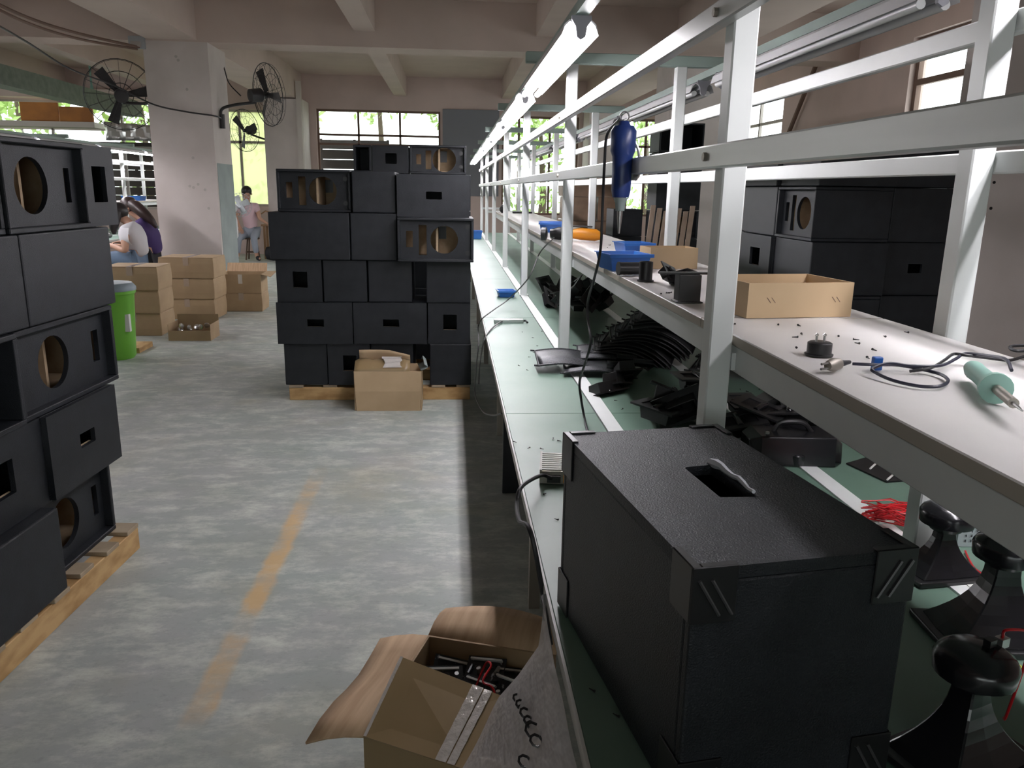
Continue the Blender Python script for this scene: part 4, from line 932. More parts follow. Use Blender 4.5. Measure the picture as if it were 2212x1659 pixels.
bb = [v.co.copy() for v in me.vertices]; mny = min(v.y for v in bb); mnz = max(v.z for v in bb)
me.transform(Matrix.Translation((0,-mny,HZ-mnz))); me.materials.append(BLACK); put('top_panel', me, t, 0.005, 2)
ht = HZ-0.0165
MB().box(0,CWd,0,0.016,0,ht).build('end_panel', BLACK, t, 0.004); MB().box(0,CWd,CL-0.016,CL,0,ht).build('end_panel', BLACK, t, 0.004)
MB().box(0,0.016,0.016,CL-0.016,0,ht).build('side_panel', BLACK, t, 0.003); MB().box(CWd-0.016,CWd,0.016,CL-0.016,0,ht).build('side_panel', BLACK, t, 0.003)
MB().box(0.016,CWd-0.016,0.016,CL-0.016,0,0.016).build('base_panel', BLACK, t)
MB().quad(hq[0]+Vector((0,0.001,-0.003)), hq[1]+Vector((0,0.001,-0.003)), hq[1]+Vector((0,-0.0005,-0.018)), hq[0]+Vector((0,-0.0005,-0.018)), 0.001).build('cutout_edge', MDF, t)
lin = [hq[1].lerp(hq[2], k/8)+Vector((0.004*math.sin(k/8*PI)+0.001, 0, 0.002+0.004*math.sin(k*0.9)**2)) for k in range(9)]
MB().tube(lin, [0.006,0.008,0.006,0.005,0.004,0.004,0.004,0.003,0.003], 6).build('torn_lining', mat('pale_torn_paper', (0.42,0.44,0.47), 0.7), t)
for x, sx in ((0,1),(CWd,-1)):
    for y, sy in ((0,1),(CL,-1)):
        for z, sz in ((0.0,1),(HZ,-1)):
            mb = MB(); e = 0.003; L_ = 0.058
            X = lambda a: x-sx*e+sx*a; Y = lambda a: y-sy*e+sy*a; Zz = lambda a: z-(sz*e if sz < 0 else 0)+sz*a
            def bb_(mb, a0,a1,b0,b1,c0,c1): mb.box(min(X(a0),X(a1)),max(X(a0),X(a1)),min(Y(b0),Y(b1)),max(Y(b0),Y(b1)),min(Zz(c0),Zz(c1)),max(Zz(c0),Zz(c1)))
            bb_(mb,0,L_,0,e-0.0002,0,L_*1.25); bb_(mb,0,e-0.0002,e,L_,0,L_*1.25)
            if sz < 0: bb_(mb,0,0.012,0,L_,0,e-0.0004); bb_(mb,0.012,L_,0,0.012,0,e-0.0004)
            co = mb.build('corner_protector', BLACKP, t, 0.0012, 1)
            for r_ in range(2):      # diagonal ribs on the end faces
                x0 = X(0.008+0.016*r_); x1 = X(0.036+0.016*r_); yy = Y(-0.0012)
                MB().tube([(x0, yy, Zz(0.016)),(x1, yy, Zz(0.062))], 0.0022, 6).build('rib', mat('worn_black_plastic', (0.05,0.05,0.052), 0.4), co)
# power supply with slotted white cover
p = UZ(1165, 1045, TOP); t = thing('power_supply', 'small power supply with slotted white cover beside the large cabinet', 'power supply', (p.x, p.y, TOP), -0.12)
MB().box(0,0.1,0,0.15,0,0.036).build('case', DSTEEL, t, 0.002)
for k in range(9): MB().box(0.006,0.094,0.006+0.0158*k,0.006+0.0158*k+0.0085,0.0362,0.039).build('cover_slat', PAPER, t)
for x in (0.0,0.094): MB().box(x,x+0.006,0,0.15,0.0362,0.0392).build('cover_edge', PAPER, t)
MB().box(0.02,0.055,-0.012,-0.0003,0.008,0.026).build('terminal_block', BLACKP, t)
MB().box(0.062,0.072,-0.006,-0.0003,0.006,0.026).build('terminal_block', ORANGE, t)
b0 = Vector((p.x+0.03, p.y-0.014, TOP+0.02))
pts = [b0, b0+Vector((-0.03,-0.02,0.016)), UX(1128,1050,0.16), UX(1117,1085,0.145), UX(1122,1125,0.14), UX(1150,1162,0.155), Vector((0.2, 1.42, 0.60))]
tag(MB().tube(smooth_path(pts), 0.005, 8).build('power_cable', RUBBER), 'thick black cable looping from the power supply over the bench edge', 'cable')

# open storage trays of blue plastic
def tray(loc, w, d, h, label, rotz=0, m=BLUE):
    t = thing('parts_tray', label, 'tray', loc, rotz); e = 0.012; th = 0.003
    def ring(x0,y0,z,s_): return [Vector((x0-s_,y0-s_,z)),Vector((w-x0+s_,y0-s_,z)),Vector((w-x0+s_,d-y0+s_,z)),Vector((x0-s_,d-y0+s_,z))]
    MB().loft([ring(e,e,0,0),ring(0,0,h,0),ring(0,0,h,0.005),ring(0,0,h+0.003,0.005),ring(0,0,h+0.003,-th),ring(e,e,th,-th)], cap=True).build('bin', m, t)
    MB().box(-0.006,w+0.006,-0.012,-0.006,h-0.008,h+0.004).build('lip', m, t)
    for k in range(3): MB().box(e+th+(w-2*e)*0.25*(k+1), e+th+(w-2*e)*0.25*(k+1)+0.002, e+th, d-e-th, th+0.0005, th+0.006).build('ridge', m, t)
    return t
p = UZ(1077, 643, TOP); tray((p.x, p.y, TOP), 0.125, 0.12, 0.045, 'small blue plastic tray alone on the green worktop', 0.1)
p = UZ(1165, 502, SH+EPS); tray((p.x, p.y, SH+EPS), 0.19, 0.3, 0.06, 'blue plastic tray behind the orange drill on the shelf', -0.1)
p = UZ(1318, 586, SH+EPS); tray((p.x, p.y, SH+EPS), 0.15, 0.16, 0.055, 'blue plastic tray beside the black tubes on the shelf', 0.15)
p = UZ(1310, 560, SH+EPS); tray((p.x+0.10, p.y+0.12, SH+EPS), 0.13, 0.14, 0.055, 'second blue plastic tray nested beside the small carton on the shelf', 0.15)
tray((0.215, 12.35, TOP), 0.25, 0.3, 0.12, 'blue plastic crate far down the bench behind the centre stack', 0.0)
# driver board with cable
p = UZ(1068, 698, TOP); t = thing('led_driver', 'thin silver driver strip with cable on the green worktop', 'driver', (p.x, p.y, TOP), 0.05)
MB().box(0,0.17,0,0.04,0,0.02).build('case', STEEL, t, 0.002); MB().box(0.02,0.15,0.005,0.035,0.0202,0.021).build('label_plate', PAPER, t); MB().tube([(0.17,0.02,0.01),(0.185,0.01,0.012),(0.19,-0.02,0.006)],0.006,8).build('plug', BLACKP, t)
pts = [UZ(1205,508,SH+0.012), UZ(1190,520,SH+0.012), UX(1165,548,0.50), UX(1142,600,0.44), UZ(1100,645,WT+0.06), UZ(1068,668,WT+0.03), UZ(1042,688,WT+0.008), UX(1033,705,0.165), UX(1034,740,0.15), UX(1028,800,0.14), UX(1026,850,0.14), UX(1040,885,0.15), UX(1062,897,0.165), UX(1084,893,0.185)]
tag(MB().tube(smooth_path(pts), 0.004, 6).build('drill_cable', GREYCAB), 'grey cable running from the orange drill down past the bench edge', 'cable')
pts = [UZ(1120,690,WT+0.01), UZ(1095,690,WT+0.012), UZ(1066,706,WT+0.008), UX(1046,735,0.168), UX(1036,790,0.155), UX(1034,830,0.15)]
tag(MB().tube(smooth_path(pts), 0.004, 6).build('driver_cable', GREYCAB), 'grey cable leading from the silver driver strip over the bench edge', 'cable')
# plastic ring standing on edge
p = UZ(1189, 786, TOP); t = thing('fan_guard_ring', 'small black spoked ring standing on edge at the grilles', 'ring', (p.x, p.y, TOP+0.027)); 
MB().tube([(0.026*math.cos(k*PI/12), 0.0, 0.026*math.sin(k*PI/12)) for k in range(25)], 0.0045, 8).build('rim', BLACKP, t)
for k in range(3): MB().tube([(0,0,0),(0.024*math.cos(k*2.094+0.5),0,0.024*math.sin(k*2.094+0.5))], 0.0025, 6).build('spoke', BLACKP, t)
# curved grilles
def grille_mesh(w, d, rise, m):
    mb = MB(); n = 14; rows = []
    for j in range(2):
        rows.append([Vector((w*(i/n-0.5), d*(j-0.5), rise*(1-(2*i/n-1)**2))) for i in range(n+1)])
    mb.loft(rows, cap=False, closed=False, smooth=True)
    me = mb.mesh('mesh_panel', m); return me
def rim_mesh(w, d, rise, m):
    mb = MB(); n = 14; arc = lambda y: [Vector((w*(i/n-0.5), y, rise*(1-(2*i/n-1)**2))) for i in range(n+1)]
    mb.tube(arc(-d/2), 0.004, 6); mb.tube(arc(d/2), 0.004, 6); mb.tube([arc(-d/2)[0], arc(d/2)[0]], 0.004, 6); mb.tube([arc(-d/2)[-1], arc(d/2)[-1]], 0.004, 6)
    for y in (-d/2, d/2): mb.tube([Vector((-w/2-0.02, y, 0)), Vector((-w/2, y, 0))], 0.004, 6)
    return mb.mesh('rim', m)
GM, GB = grille_mesh(0.30, 0.2, 0.022, GRILLE), grille_mesh(0.32, 0.22, 0.05, GRILLEB)
RM, RB = rim_mesh(0.30, 0.2, 0.022, GRILLE), rim_mesh(0.32, 0.22, 0.05, GRILLEB)
for mm in (GM, GB): pass
def grille(loc, rot, dark, label, group):
    t = thing('curved_grille', label, 'grille', loc, 0, group, rot=rot); a = put('mesh_panel', GB if dark else GM, t); a.modifiers.new('s','SOLIDIFY').thickness = 0.002
    put('rim', RB if dark else RM, t); return t
GG = 'curved speaker grilles piled on the worktop'
p = UZ(1222, 802, TOP)
grille((p.x+0.03, p.y+0.06, TOP+0.03), (0.12, 0.10, 0.0), False, 'dark grey curved mesh grille lying across the white bench strip', GG)
grille((p.x+0.14, p.y-0.02, TOP+0.012), (0.05, 0.06, -0.1), False, 'dark grey curved mesh grille underneath the lowest pile side', GG)
grille((p.x+0.22, p.y+0.13, TOP+0.035), (0.1, 0.12, -0.12), False, 'dark grey curved mesh grille between the grey ones and the black pile', GG)
for k in range(14):
    p = UZ(1425, 800, TOP)
    grille((p.x-0.12+0.018*k, p.y+0.15+0.006*((k*5) % 7), TOP+0.02+0.012*k), (0.10+0.02*((k*3) % 4), 0.25-0.0*k, -0.25+0.035*((k*7) % 9-4)), True, 'black curved mesh grille fanned out in the grille pile', GG)
for k in range(5):
    p = UZ(1560, 815, TOP); grille((p.x+0.06+0.012*k, p.y+0.06-0.02*k, TOP+0.012+0.011*k), (0.08, 0.1, -0.5+0.1*k), True, 'black curved mesh grille in the small pile behind the post at the cardboard tray', GG)
# moulded cup handles
def handle_parts():
    out = []
    fl = panel_mesh(0.16, 0.11, 0.006, [rect(0.025,0.135,0.025,0.085)]); fl.transform(Matrix.Rotation(-PI/2,4,'X')); fl.transform(Matrix.Translation((-0.08,-0.055,0.05))); fl.materials.append(BLACKP)
    mny = min(v.co.y for v in fl.vertices); fl.transform(Matrix.Translation((0,-0.055-mny,0))); out.append(('flange', fl))
    R4 = lambda x,y,z: [Vector((-x,-y,z)),Vector((x,-y,z)),Vector((x,y,z)),Vector((-x,y,z))]
    out.append(('cup', MB().loft([R4(0.058,0.034,0.046),R4(0.05,0.028,0.0),R4(0.045,0.024,0.004),R4(0.054,0.031,0.046)], cap=True).mesh('cup', BLACKP)))
    out.append(('grip_bar', MB().tube([(0,-0.036,0.046),(0,0,0.05),(0,0.036,0.046)], 0.011, 10).mesh('grip_bar', BLACKG)))
    return out
HP = handle_parts()
def handle(loc, rot, label, group, sc_=1.0):
    t = thing('cup_handle', label, 'handle', loc, 0, group, rot=rot); t.scale = (sc_,)*3
    for n, me in HP: put(n, me, t, 0.002, 1)
    return t
GH = 'black moulded handles on the worktop'
for k in range(22):
    u, v = (1178, 662) if k < 6 else (1222, 694)
    p = UZ(u+(k%5)*22, v-(k%3)*14, TOP); h_ = 0.045*((k//6))
    handle((p.x, p.y, TOP+0.03+h_+0.01*(k%2)), (rnd.uniform(-0.9,0.9)+ (PI/2 if k%4==0 else 0), rnd.uniform(-0.7,0.7), rnd.uniform(0,6)), 'black moulded cup handle in the heap under the shelf, past the second post', GH)
for k in range(3):
    p = UZ(1300+22*k, 845-10*k, TOP); handle((p.x, p.y, TOP+0.035+0.02*k), (PI*0.85+0.2*k, 0.25*k, 0.6+0.5*k), 'black cup handle lying over the white strip before the grille pile', GH)
for k, (u, v) in enumerate(((1330,815),(1350,800),(1385,810))):
    p = UZ(u, v, TOP); t = tag(MB().tube([(p.x-0.04,p.y,TOP+0.055),(p.x+0.045,p.y-0.01,TOP+0.05)], [0.017,0.017], 14).build('grip_tube', BLACKG), 'short glossy black tube resting on the handles before the grille pile', 'tube', 'glossy black tubes')
for k in range(8):
    u, v = ((1420,915),(1470,920),(1500,890),(1455,880),(1440,900),(1490,905),(1600,900),(1640,910))[k]
    p = UZ(u, v+20, TOP); handle((p.x, p.y, TOP+0.04+0.035*(k%3)), (rnd.uniform(-0.5,0.5)+PI/2*(k%2), rnd.uniform(-0.5,0.5), rnd.uniform(0,6)), 'black moulded handle in the dark heap behind the post at the cardboard tray', GH)
for k in range(6):
    p = UZ(1600+36*k, 965-8*(k%3), TOP); handle((p.x, p.y+0.02, TOP+0.035+0.03*(k%2)), (rnd.uniform(-0.4,0.4), rnd.uniform(-0.4,0.4), rnd.uniform(0,6)), 'black moulded handle in the heap behind the large cabinet', GH)
# black carrying case behind the large cabinet
p = UZ(1812, 1000, TOP); q = UZ(1600, 985, TOP)
t = thing('horn_housing', 'long black plastic housing lying under the shelf behind the large cabinet', 'housing', (p.x-0.27, p.y-0.02, TOP), -0.08)
MB().loft([[Vector((x,y0,0)),Vector((x,y1,0)),Vector((x,y1-0.01,z)),Vector((x,y0+0.01,z))] for x,y0,y1,z in ((0,0.02,0.12,0.07),(0.03,0,0.14,0.085),(0.24,0,0.14,0.085),(0.27,0.03,0.11,0.06))]).build('body', BLACKG, t, 0.004)
MB().tube(smooth_path([(0.08,0.07,0.083),(0.1,0.07,0.11),(0.16,0.07,0.112),(0.19,0.07,0.083)]), 0.007, 8).build('carry_grip', BLACKP, t)
MB().tube([(0.05,0.03,0.088),(0.05,0.03,0.094)],0.006,8).build('stud', STEEL, t)
p = UZ(1715, 1000, TOP); tag(MB().lathe([(0.02,0),(0.028,0.004),(0.028,0.03),(0.022,0.036),(0.012,0.04)], 16, Matrix.Translation((p.x,p.y-0.01,TOP))).build('plastic_knob', BLACKG), 'glossy black knob on the white strip beside the black housing', 'knob')  # squat round knob, turned profile
p = UZ(1668, 890, TOP); tag(MB().quad((p.x-0.08,p.y,TOP+0.03),(p.x+0.08,p.y-0.03,TOP+0.07),(p.x+0.1,p.y+0.06,TOP+0.03),(p.x-0.04,p.y+0.1,TOP+0.002),0.005).build('black_plate', BLACKP), 'black flat plate tilted against the housing under the shelf', 'plate')
# flat black plate with silver strips
t = thing('heat_sink_plate', 'flat black plate with two silver strips on the worktop under the shelf', 'plate', (0,0,0))
c = [UZ(u, v, TOP+0.004) for u, v in ((1828,1000),(1915,1040),(1968,1036),(1880,985))]
MB().quad(*c, 0.004).build('plate', BLACKP, t)
for (a, b) in (((1880,1012),(1898,996)),((1917,1036),(1936,1020))):
    a, b = UZ(*a, TOP+0.0075), UZ(*b, TOP+0.0075); MB().tube([a, b], 0.003, 6).build('strip', PAPER, t)
# red wire bundle
t = thing('wire_bundle', 'bundle of red wires lying on the worktop against the back post', 'wire', (0,0,0)); mb = MB()
for k in range(46):
    a = UZ(1872+rnd.uniform(-12,25), 1092+rnd.uniform(-10,30), TOP+0.004+rnd.uniform(0,0.035)); b = UZ(1985+rnd.uniform(-15,10), 1085+rnd.uniform(-2,62), TOP+0.004+rnd.uniform(0,0.03))
    m_ = a.lerp(b, 0.5)+Vector((rnd.uniform(-0.015,0.015), rnd.uniform(-0.015,0.015), rnd.uniform(0,0.02))); mb.tube([a, m_, b], 0.0016, 5)
w_ = mb.build('wires', RED, t); w_['kind'] = 'stuff'
p = UZ(1905, 1148, TOP); MB().tube([(p.x-0.02,p.y,TOP+0.02),(p.x+0.03,p.y+0.01,TOP+0.02)],0.004,6).build('tie', PAPER, t)
# compression drivers on horns
def horn(loc, rotz, s_, label, wires=True):
    t = thing('horn_driver', label, 'horn driver', loc, rotz)
    rings = []
    for k in range(9):
        f = k/8; hw = (0.025+0.085*(1-f)**2.2)*s_; hd = (0.022+0.05*(1-f)**2.2)*s_; z = 0.012+0.15*f*s_
        rings.append([Vector((x*hw, y*hd, z)) for x, y in ((-1,-1),(0,-1.05),(1,-1),(1.05,0),(1,1),(0,1.05),(-1,1),(-1.05,0))])
    MB().loft(rings, smooth=False).build('horn', BLACKG, t, 0.002, 1)
    fm = MB().box(-0.13*s_,0.13*s_,-0.085*s_,0.085*s_,0,0.012).build('flange', BLACKP, t, 0.003)
    z0 = 0.162*s_
    MB().lathe([(0.03,z0+0.0006),(0.034,z0+0.012),(0.05,z0+0.014),(0.052,z0+0.034),(0.047,z0+0.043),(0.034,z0+0.052),(0.012,z0+0.056)], 24).build('driver', BLACKG, t)
    d_ = None
    MB().box(0.03,0.045,-0.012,0.0,z0+0.049,z0+0.062).build('terminal', STEEL, t); MB().box(0.005,0.018,-0.012,-0.002,z0+0.0565,z0+0.066).build('terminal', BLACKP, t)
    MB().tube(smooth_path([(0.037,-0.006,z0+0.062),(0.02,-0.02,z0+0.085),(0.06,-0.03,z0+0.075),(0.075,-0.02,z0+0.03),(0.09,0,0.06*s_),(0.12,0.02,0.016)]), 0.002, 6).build('lead_wire', RED, t)
    return t
p = UZ(2030, 1235, TOP); horn((p.x-0.01, p.y-0.01, TOP), 0.1, 0.62, 'black horn with round driver behind the large cabinet by the back post')
p = UZ(2165, 1395, TOP); horn((p.x, p.y+0.03, TOP), -0.1, 0.85, 'black horn with round driver standing on white card at the bench end')
p = UZ(2100, 1600, TOP); p = UZ(2070, 1640, TOP); horn((p.x, p.y, TOP), 0.35, 0.74, 'large dark horn beside the large cabinet nearest the bench end')
tag(MB().quad(*[UZ(u,v,TOP+0.002) for u,v in ((2066,1245),(2120,1243),(2150,1275),(2110,1282))],0.001).build('white_card', PAPER), 'small white card between the two horn drivers on the worktop', 'card')
tag(MB().quad(*[UZ(u,v,TOP+0.0015) for u,v in ((2195,1300),(2240,1300),(2260,1400),(2215,1380))],0.001).build('white_card', PAPER), 'white card lying beyond the upright horn driver at the bench edge', 'card')
tag(MB().tube(smooth_path([UZ(u,v,TOP+0.003) for u,v in ((2187,1438),(2195,1436),(2205,1440),(2207,1450))]),0.0018,6).build('wire_offcut', LIMEW), 'tiny yellow wire offcut on the worktop near the large horn', 'wire')
pts = [UZ(u,v,TOP+0.004+h) for u,v,h in ((2085,1190,0),(2100,1220,0.0),(2120,1240,0.01),(2180,1290,0.0),(2212,1330,0))]
tag(MB().tube(smooth_path(pts),0.002,6).build('wire', RED), 'thin red wire trailing across the worktop between the horn drivers', 'wire')
# perforated steel box under the shelf
p = UZ(2085, 1180, TOP); t = thing('metal_enclosure', 'grey perforated steel enclosure on the worktop under the shelf', 'enclosure', (p.x-0.02, p.y, TOP), -0.1)
hp = [rect(0.012+0.012*i, 0.012+0.012*i+0.0065, 0.01+0.012*j, 0.01+0.012*j+0.0065) for i in range(16) for j in range(8)]
me = panel_mesh(0.21, 0.11, 0.0015, hp); me.materials.append(GREYBOX); put('front_panel', me, t)
MB().box(0,0.21,0.0035,0.16,0,0.11).build('case', GREYBOX, t, 0.002)
# scattered screws
def screw_at(p, rz_, label, group):
    o = put('screw', SCR, None, loc=p, rot=(0,0,rz_)); return tag(o, label, 'screw', group)
SCR = MB().tube([(0,0,0.0018),(0.010,0,0.0015)], [0.0015,0.0008], 6).tube([(-0.0016,0,0.0022),(0.0,0,0.0022)], 0.0022, 8).mesh('screw', BLACKP)
for (u, v) in ((1580,707),(1587,702),(1681,703),(1724,704),(1731,723),(1722,730),(1811,728),(1844,735),(1855,744),(1885,757),(1912,729),(1720,753),(1873,774),(1961,720),(1440,634),(1450,633),(1428,636),(1312,536),(1318,530)):
    screw_at(UZ(u, v, SH+EPS), rnd.uniform(0,6), 'tiny black screw lying loose on the white shelf', 'screws on the shelf')
for (u, v) in ((1144,968),(1168,970),(1175,1069),(1205,1124),(1128,718),(1150,730),(1160,748),(1170,716),(1142,772),(1154,762),(1120,790),(1138,800),(1195,948),(1205,953),(1110,955),(1290,945),(1640,842),(1612,846),(1599,842),(1328,866),(1345,884),(1336,1550),(1283,1495)):
    screw_at(UZ(u, v, TOP), rnd.uniform(0,6), 'tiny screw scattered on the green worktop', 'screws on the worktop')

# ================================================================== THINGS ON THE SHELF
ST = SH+EPS
# open carton tray
a = UZ(1612, 688, ST); b = UZ(1837, 684, ST); dv = b-a; ang = math.atan2(dv.y, dv.x); w_ = dv.length; d_ = 0.19; h_ = 0.078
t = thing('carton_tray', 'low open pale cardboard tray with slanted ink marks on the shelf', 'carton', a, ang)
for x0,x1,y0,y1 in ((0,w_,0,0.004),(0,w_,d_-0.004,d_),(0,0.004,0.004,d_-0.004),(w_-0.004,w_,0.004,d_-0.004)): MB().box(x0,x1,y0,y1,0,h_).build('side', CARDL, t)
MB().box(0.004,w_-0.004,0.004,d_-0.004,0,0.004).build('base', CARDL, t)
for k, x in enumerate((0.045,0.056,0.206,0.217)): MB().quad((x,-0.0006,0.046),(x+0.0018,-0.0006,0.046),(x+0.0118,-0.0006,0.034),(x+0.010,-0.0006,0.034),0.0004).build('ink_mark', FRAMEB, t)
# small carton
a = UZ(1397, 583, ST); t = thing('carton_tray', 'narrow pale cardboard box behind the black tubes on the shelf', 'carton', (a.x+0.02, a.y+0.035, ST), 0.1); w_, d_, h_ = 0.18, 0.12, 0.075
for x0,x1,y0,y1 in ((0,w_,0,0.004),(0,w_,d_-0.004,d_),(0,0.004,0.004,d_-0.004),(w_-0.004,w_,0.004,d_-0.004)): MB().box(x0,x1,y0,y1,0,h_).build('side', CARDL, t)
MB().box(0.004,w_-0.004,0.004,d_-0.004,0,0.004).build('base', CARDL, t)
# black port tubes and brackets
p = UZ(1394, 607, ST); t = thing('port_tube', 'black tube standing upright on its flange on the shelf', 'tube', (p.x, p.y, ST))
MB().lathe([(0.026,0),(0.026,0.003),(0.021,0.004),(0.021,0.06),(0.018,0.06),(0.018,0.006)], 18).build('tube', BLACKP, t)
p = UZ(1365, 596, ST); t = thing('port_tube', 'black ribbed tube lying against the blue tray on the shelf', 'tube', (p.x+0.005, p.y+0.02, ST+0.0225), 0.15)
MB().tube([(-0.045,0,0),(0.045,0,0)],0.021,18).build('tube', BLACKP, t); MB().tube([(-0.05,0,0),(-0.045,0,0)],0.0225,18).build('flange', BLACKP, t)
p = UZ(1508, 652, ST); t = thing('port_tube', 'large black square tube standing beside the rack post on the shelf', 'tube', (p.x-0.03, p.y, ST))
R4 = lambda x,z: [Vector((-x,-x*0.8,z)),Vector((x,-x*0.8,z)),Vector((x,x*0.8,z)),Vector((-x,x*0.8,z))]
MB().loft([R4(0.034,0),R4(0.034,0.003),R4(0.028,0.004),R4(0.028,0.07),R4(0.025,0.07),R4(0.024,0.005)]).build('tube', BLACKP, t, 0.003)
MB().box(-0.075,0.05,-0.012,0.012,0.0702,0.075).build('plate', BLACKP, t)
p = UZ(1440, 618, ST); handle((p.x, p.y+0.03, ST+0.022), (0.9, 0.3, 0.8), 'black moulded handle propped on the shelf beside the upright tube', 'handles on the shelf', 0.55)
p = UZ(1465, 622, ST); handle((p.x+0.01, p.y+0.02, ST+0.014), (0.25, 0.3, 2.4), 'black moulded handle lying before the square tube on the shelf', 'handles on the shelf', 0.55)
tag(MB().box(p.x+0.0,p.x+0.06,p.y+0.08,p.y+0.10,ST,ST+0.012).build('black_strip', BLACKP), 'short black strip lying flat behind the square tube on the shelf', 'strip')
# jack socket
p = UZ(1774, 770, ST); t = thing('jack_socket', 'round black jack socket with two metal prongs on the white shelf', 'socket', (p.x, p.y+0.01, ST))
MB().lathe([(0.023,0),(0.024,0.003),(0.0205,0.004),(0.0205,0.022),(0.017,0.024),(0.005,0.024)], 24).build('body', BLACKP, t)
for x in (-0.007,0.007): MB().tube([(x,0,0.0235),(x,0,0.034)],0.002,6).build('prong', STEEL, t); MB().tube([(x-0.0025,0,0.035),(x,0,0.038),(x+0.0025,0,0.035)],0.0014,6).build('prong_eye', STEEL, t)
# soldering iron with cord and plug
p0, p1 = UZ(2105, 800, ST+0.02), UZ(2150, 838, ST+0.022)
t = thing('soldering_iron', 'soldering iron with mint green handle and steel barrel on the shelf', 'soldering iron', (0,0,0)); ax = (p1-p0).normalized()
MB().tube([p0-ax*0.02, p0, p0+ax*0.03, p1-ax*0.008], [0.011,0.014,0.013,0.014], 14).build('handle', MINT, t)
MB().tube([p1-ax*0.006, p1-ax*0.004, p1+ax*0.006, p1+ax*0.008], [0.015,0.021,0.021,0.014], 16).build('flange', MINT, t)
MB().tube([p1+ax*0.0105, p1+ax*0.09], 0.0065, 12).build('barrel', DSTEEL, t); MB().tube([p1+ax*0.09, p1+ax*0.13],[0.003,0.001],8).build('tip', STEEL, t)
q0 = UZ(1800, 787, ST+0.012)
cordp = [UZ(u, v, ST+h) for u, v, h in ((1842,786,0.012),(1890,788,0.012),(1940,789,0.008),(1985,797,0.005),(2030,808,0.005),(2048,822,0.005),(2030,834,0.005),(1985,834,0.004),(1930,822,0.005),(1893,806,0.008),(1885,796,0.012),(1920,785,0.014),(1965,790,0.012),(2030,790,0.012),(2065,775,0.014),(2085,764,0.018),(2130,768,0.024),(2172,776,0.03),(2185,800,0.03))]
tag(MB().tube(smooth_path(cordp), 0.0026, 7).build('iron_cord', mat('dark_navy_cable',(0.012,0.013,0.03),0.4)), 'dark looped cord of the soldering iron on the white shelf', 'cord')
cordp = [UZ(u, v, ST+h) for u, v, h in ((1965,802,0.004),(2010,795,0.01),(2040,778,0.014),(2060,765,0.016),(2090,768,0.018),(2140,774,0.012),(2180,778,0.006),(2212,770,0.005),(2240,760,0.004))]
tag(MB().tube(smooth_path(cordp), 0.0026, 7).build('spare_cord', RUBBER), 'second black cord crossing under the soldering iron on the shelf', 'cord')
tag(MB().tube(smooth_path([UZ(u,v,ST+0.003) for u,v in ((2250,745),(2190,747),(2183,753),(2200,758),(2250,755))]),0.003,7).build('cord_loop', RUBBER), 'short black cord loop at the rear edge of the white shelf', 'cord')
t = thing('power_plug', 'grey two pin power plug at the cord end on the white shelf', 'plug', (0,0,0)); r0, r1 = UZ(1788,790,ST+0.012), UZ(1812,786,ST+0.012); ax = (r1-r0).normalized()
MB().tube([r0, r0+ax*0.012, r1], [0.007,0.011,0.009], 10).build('body', DSTEEL, t); MB().tube([r1, r1+ax*0.028],[0.006,0.003],10).build('strain_relief', RUBBER, t)
for s_ in (-1,1): MB().tube([r0+Vector((0,0,0.004*s_)), r0-ax*0.016+Vector((0,0,0.004*s_))],0.002,6).build('pin', STEEL, t)
tag(MB().box(*sorted((UZ(1883,800,ST).x, UZ(1903,800,ST).x)), UZ(1890,800,ST).y-0.004, UZ(1890,800,ST).y+0.006, ST, ST+0.022).build('cord_clip', BLUE, bevel=0.002), 'small blue clip on the soldering iron cord', 'clip')
# orange and black heat gun
p = UZ(1245, 522, ST); t = thing('power_drill', 'orange and black power drill lying on the shelf before a blue tray', 'drill', (p.x, p.y+0.03, ST), -0.25)
MB().tube([(-0.03,0,0.04),(0.03,0,0.042),(0.11,0,0.036),(0.14,0,0.03)],[0.024,0.034,0.032,0.018],12).build('body', ORANGE, t)
MB().tube([(-0.032,0,0.04),(-0.09,0.0,0.04),(-0.14,0.0,0.036)],[0.03,0.036,0.026],12).build('motor_housing', BLACKP, t); MB().box(-0.03,0.09,-0.012,0.012,0.076,0.085).build('top_strip', BLACKP, t, 0.003)
MB().lathe([(0.02,0),(0.036,0.004),(0.036,0.03),(0.02,0.036)],14,Matrix.Translation((-0.175,0,0.036)) @ Matrix.Rotation(PI/2,4,'Y') @ Matrix.Translation((0,0,-0.018))).build('chuck', BLACKP, t)
# far shelf end items
tag(MB().lathe([(0.03,0),(0.05,0.02),(0.055,0.05),(0.03,0.09),(0.01,0.1)],14,Matrix.Translation((0.62,9.6,ST))).build('tape_dispenser', BLACKP), 'black rounded tool at the far end of the white shelf', 'tool')
tag(MB().box(0.72,0.95,9.5,9.56,ST,ST+0.02).build('black_rod', BLACKP), 'dark flat bar lying at the far end of the white shelf', 'bar')
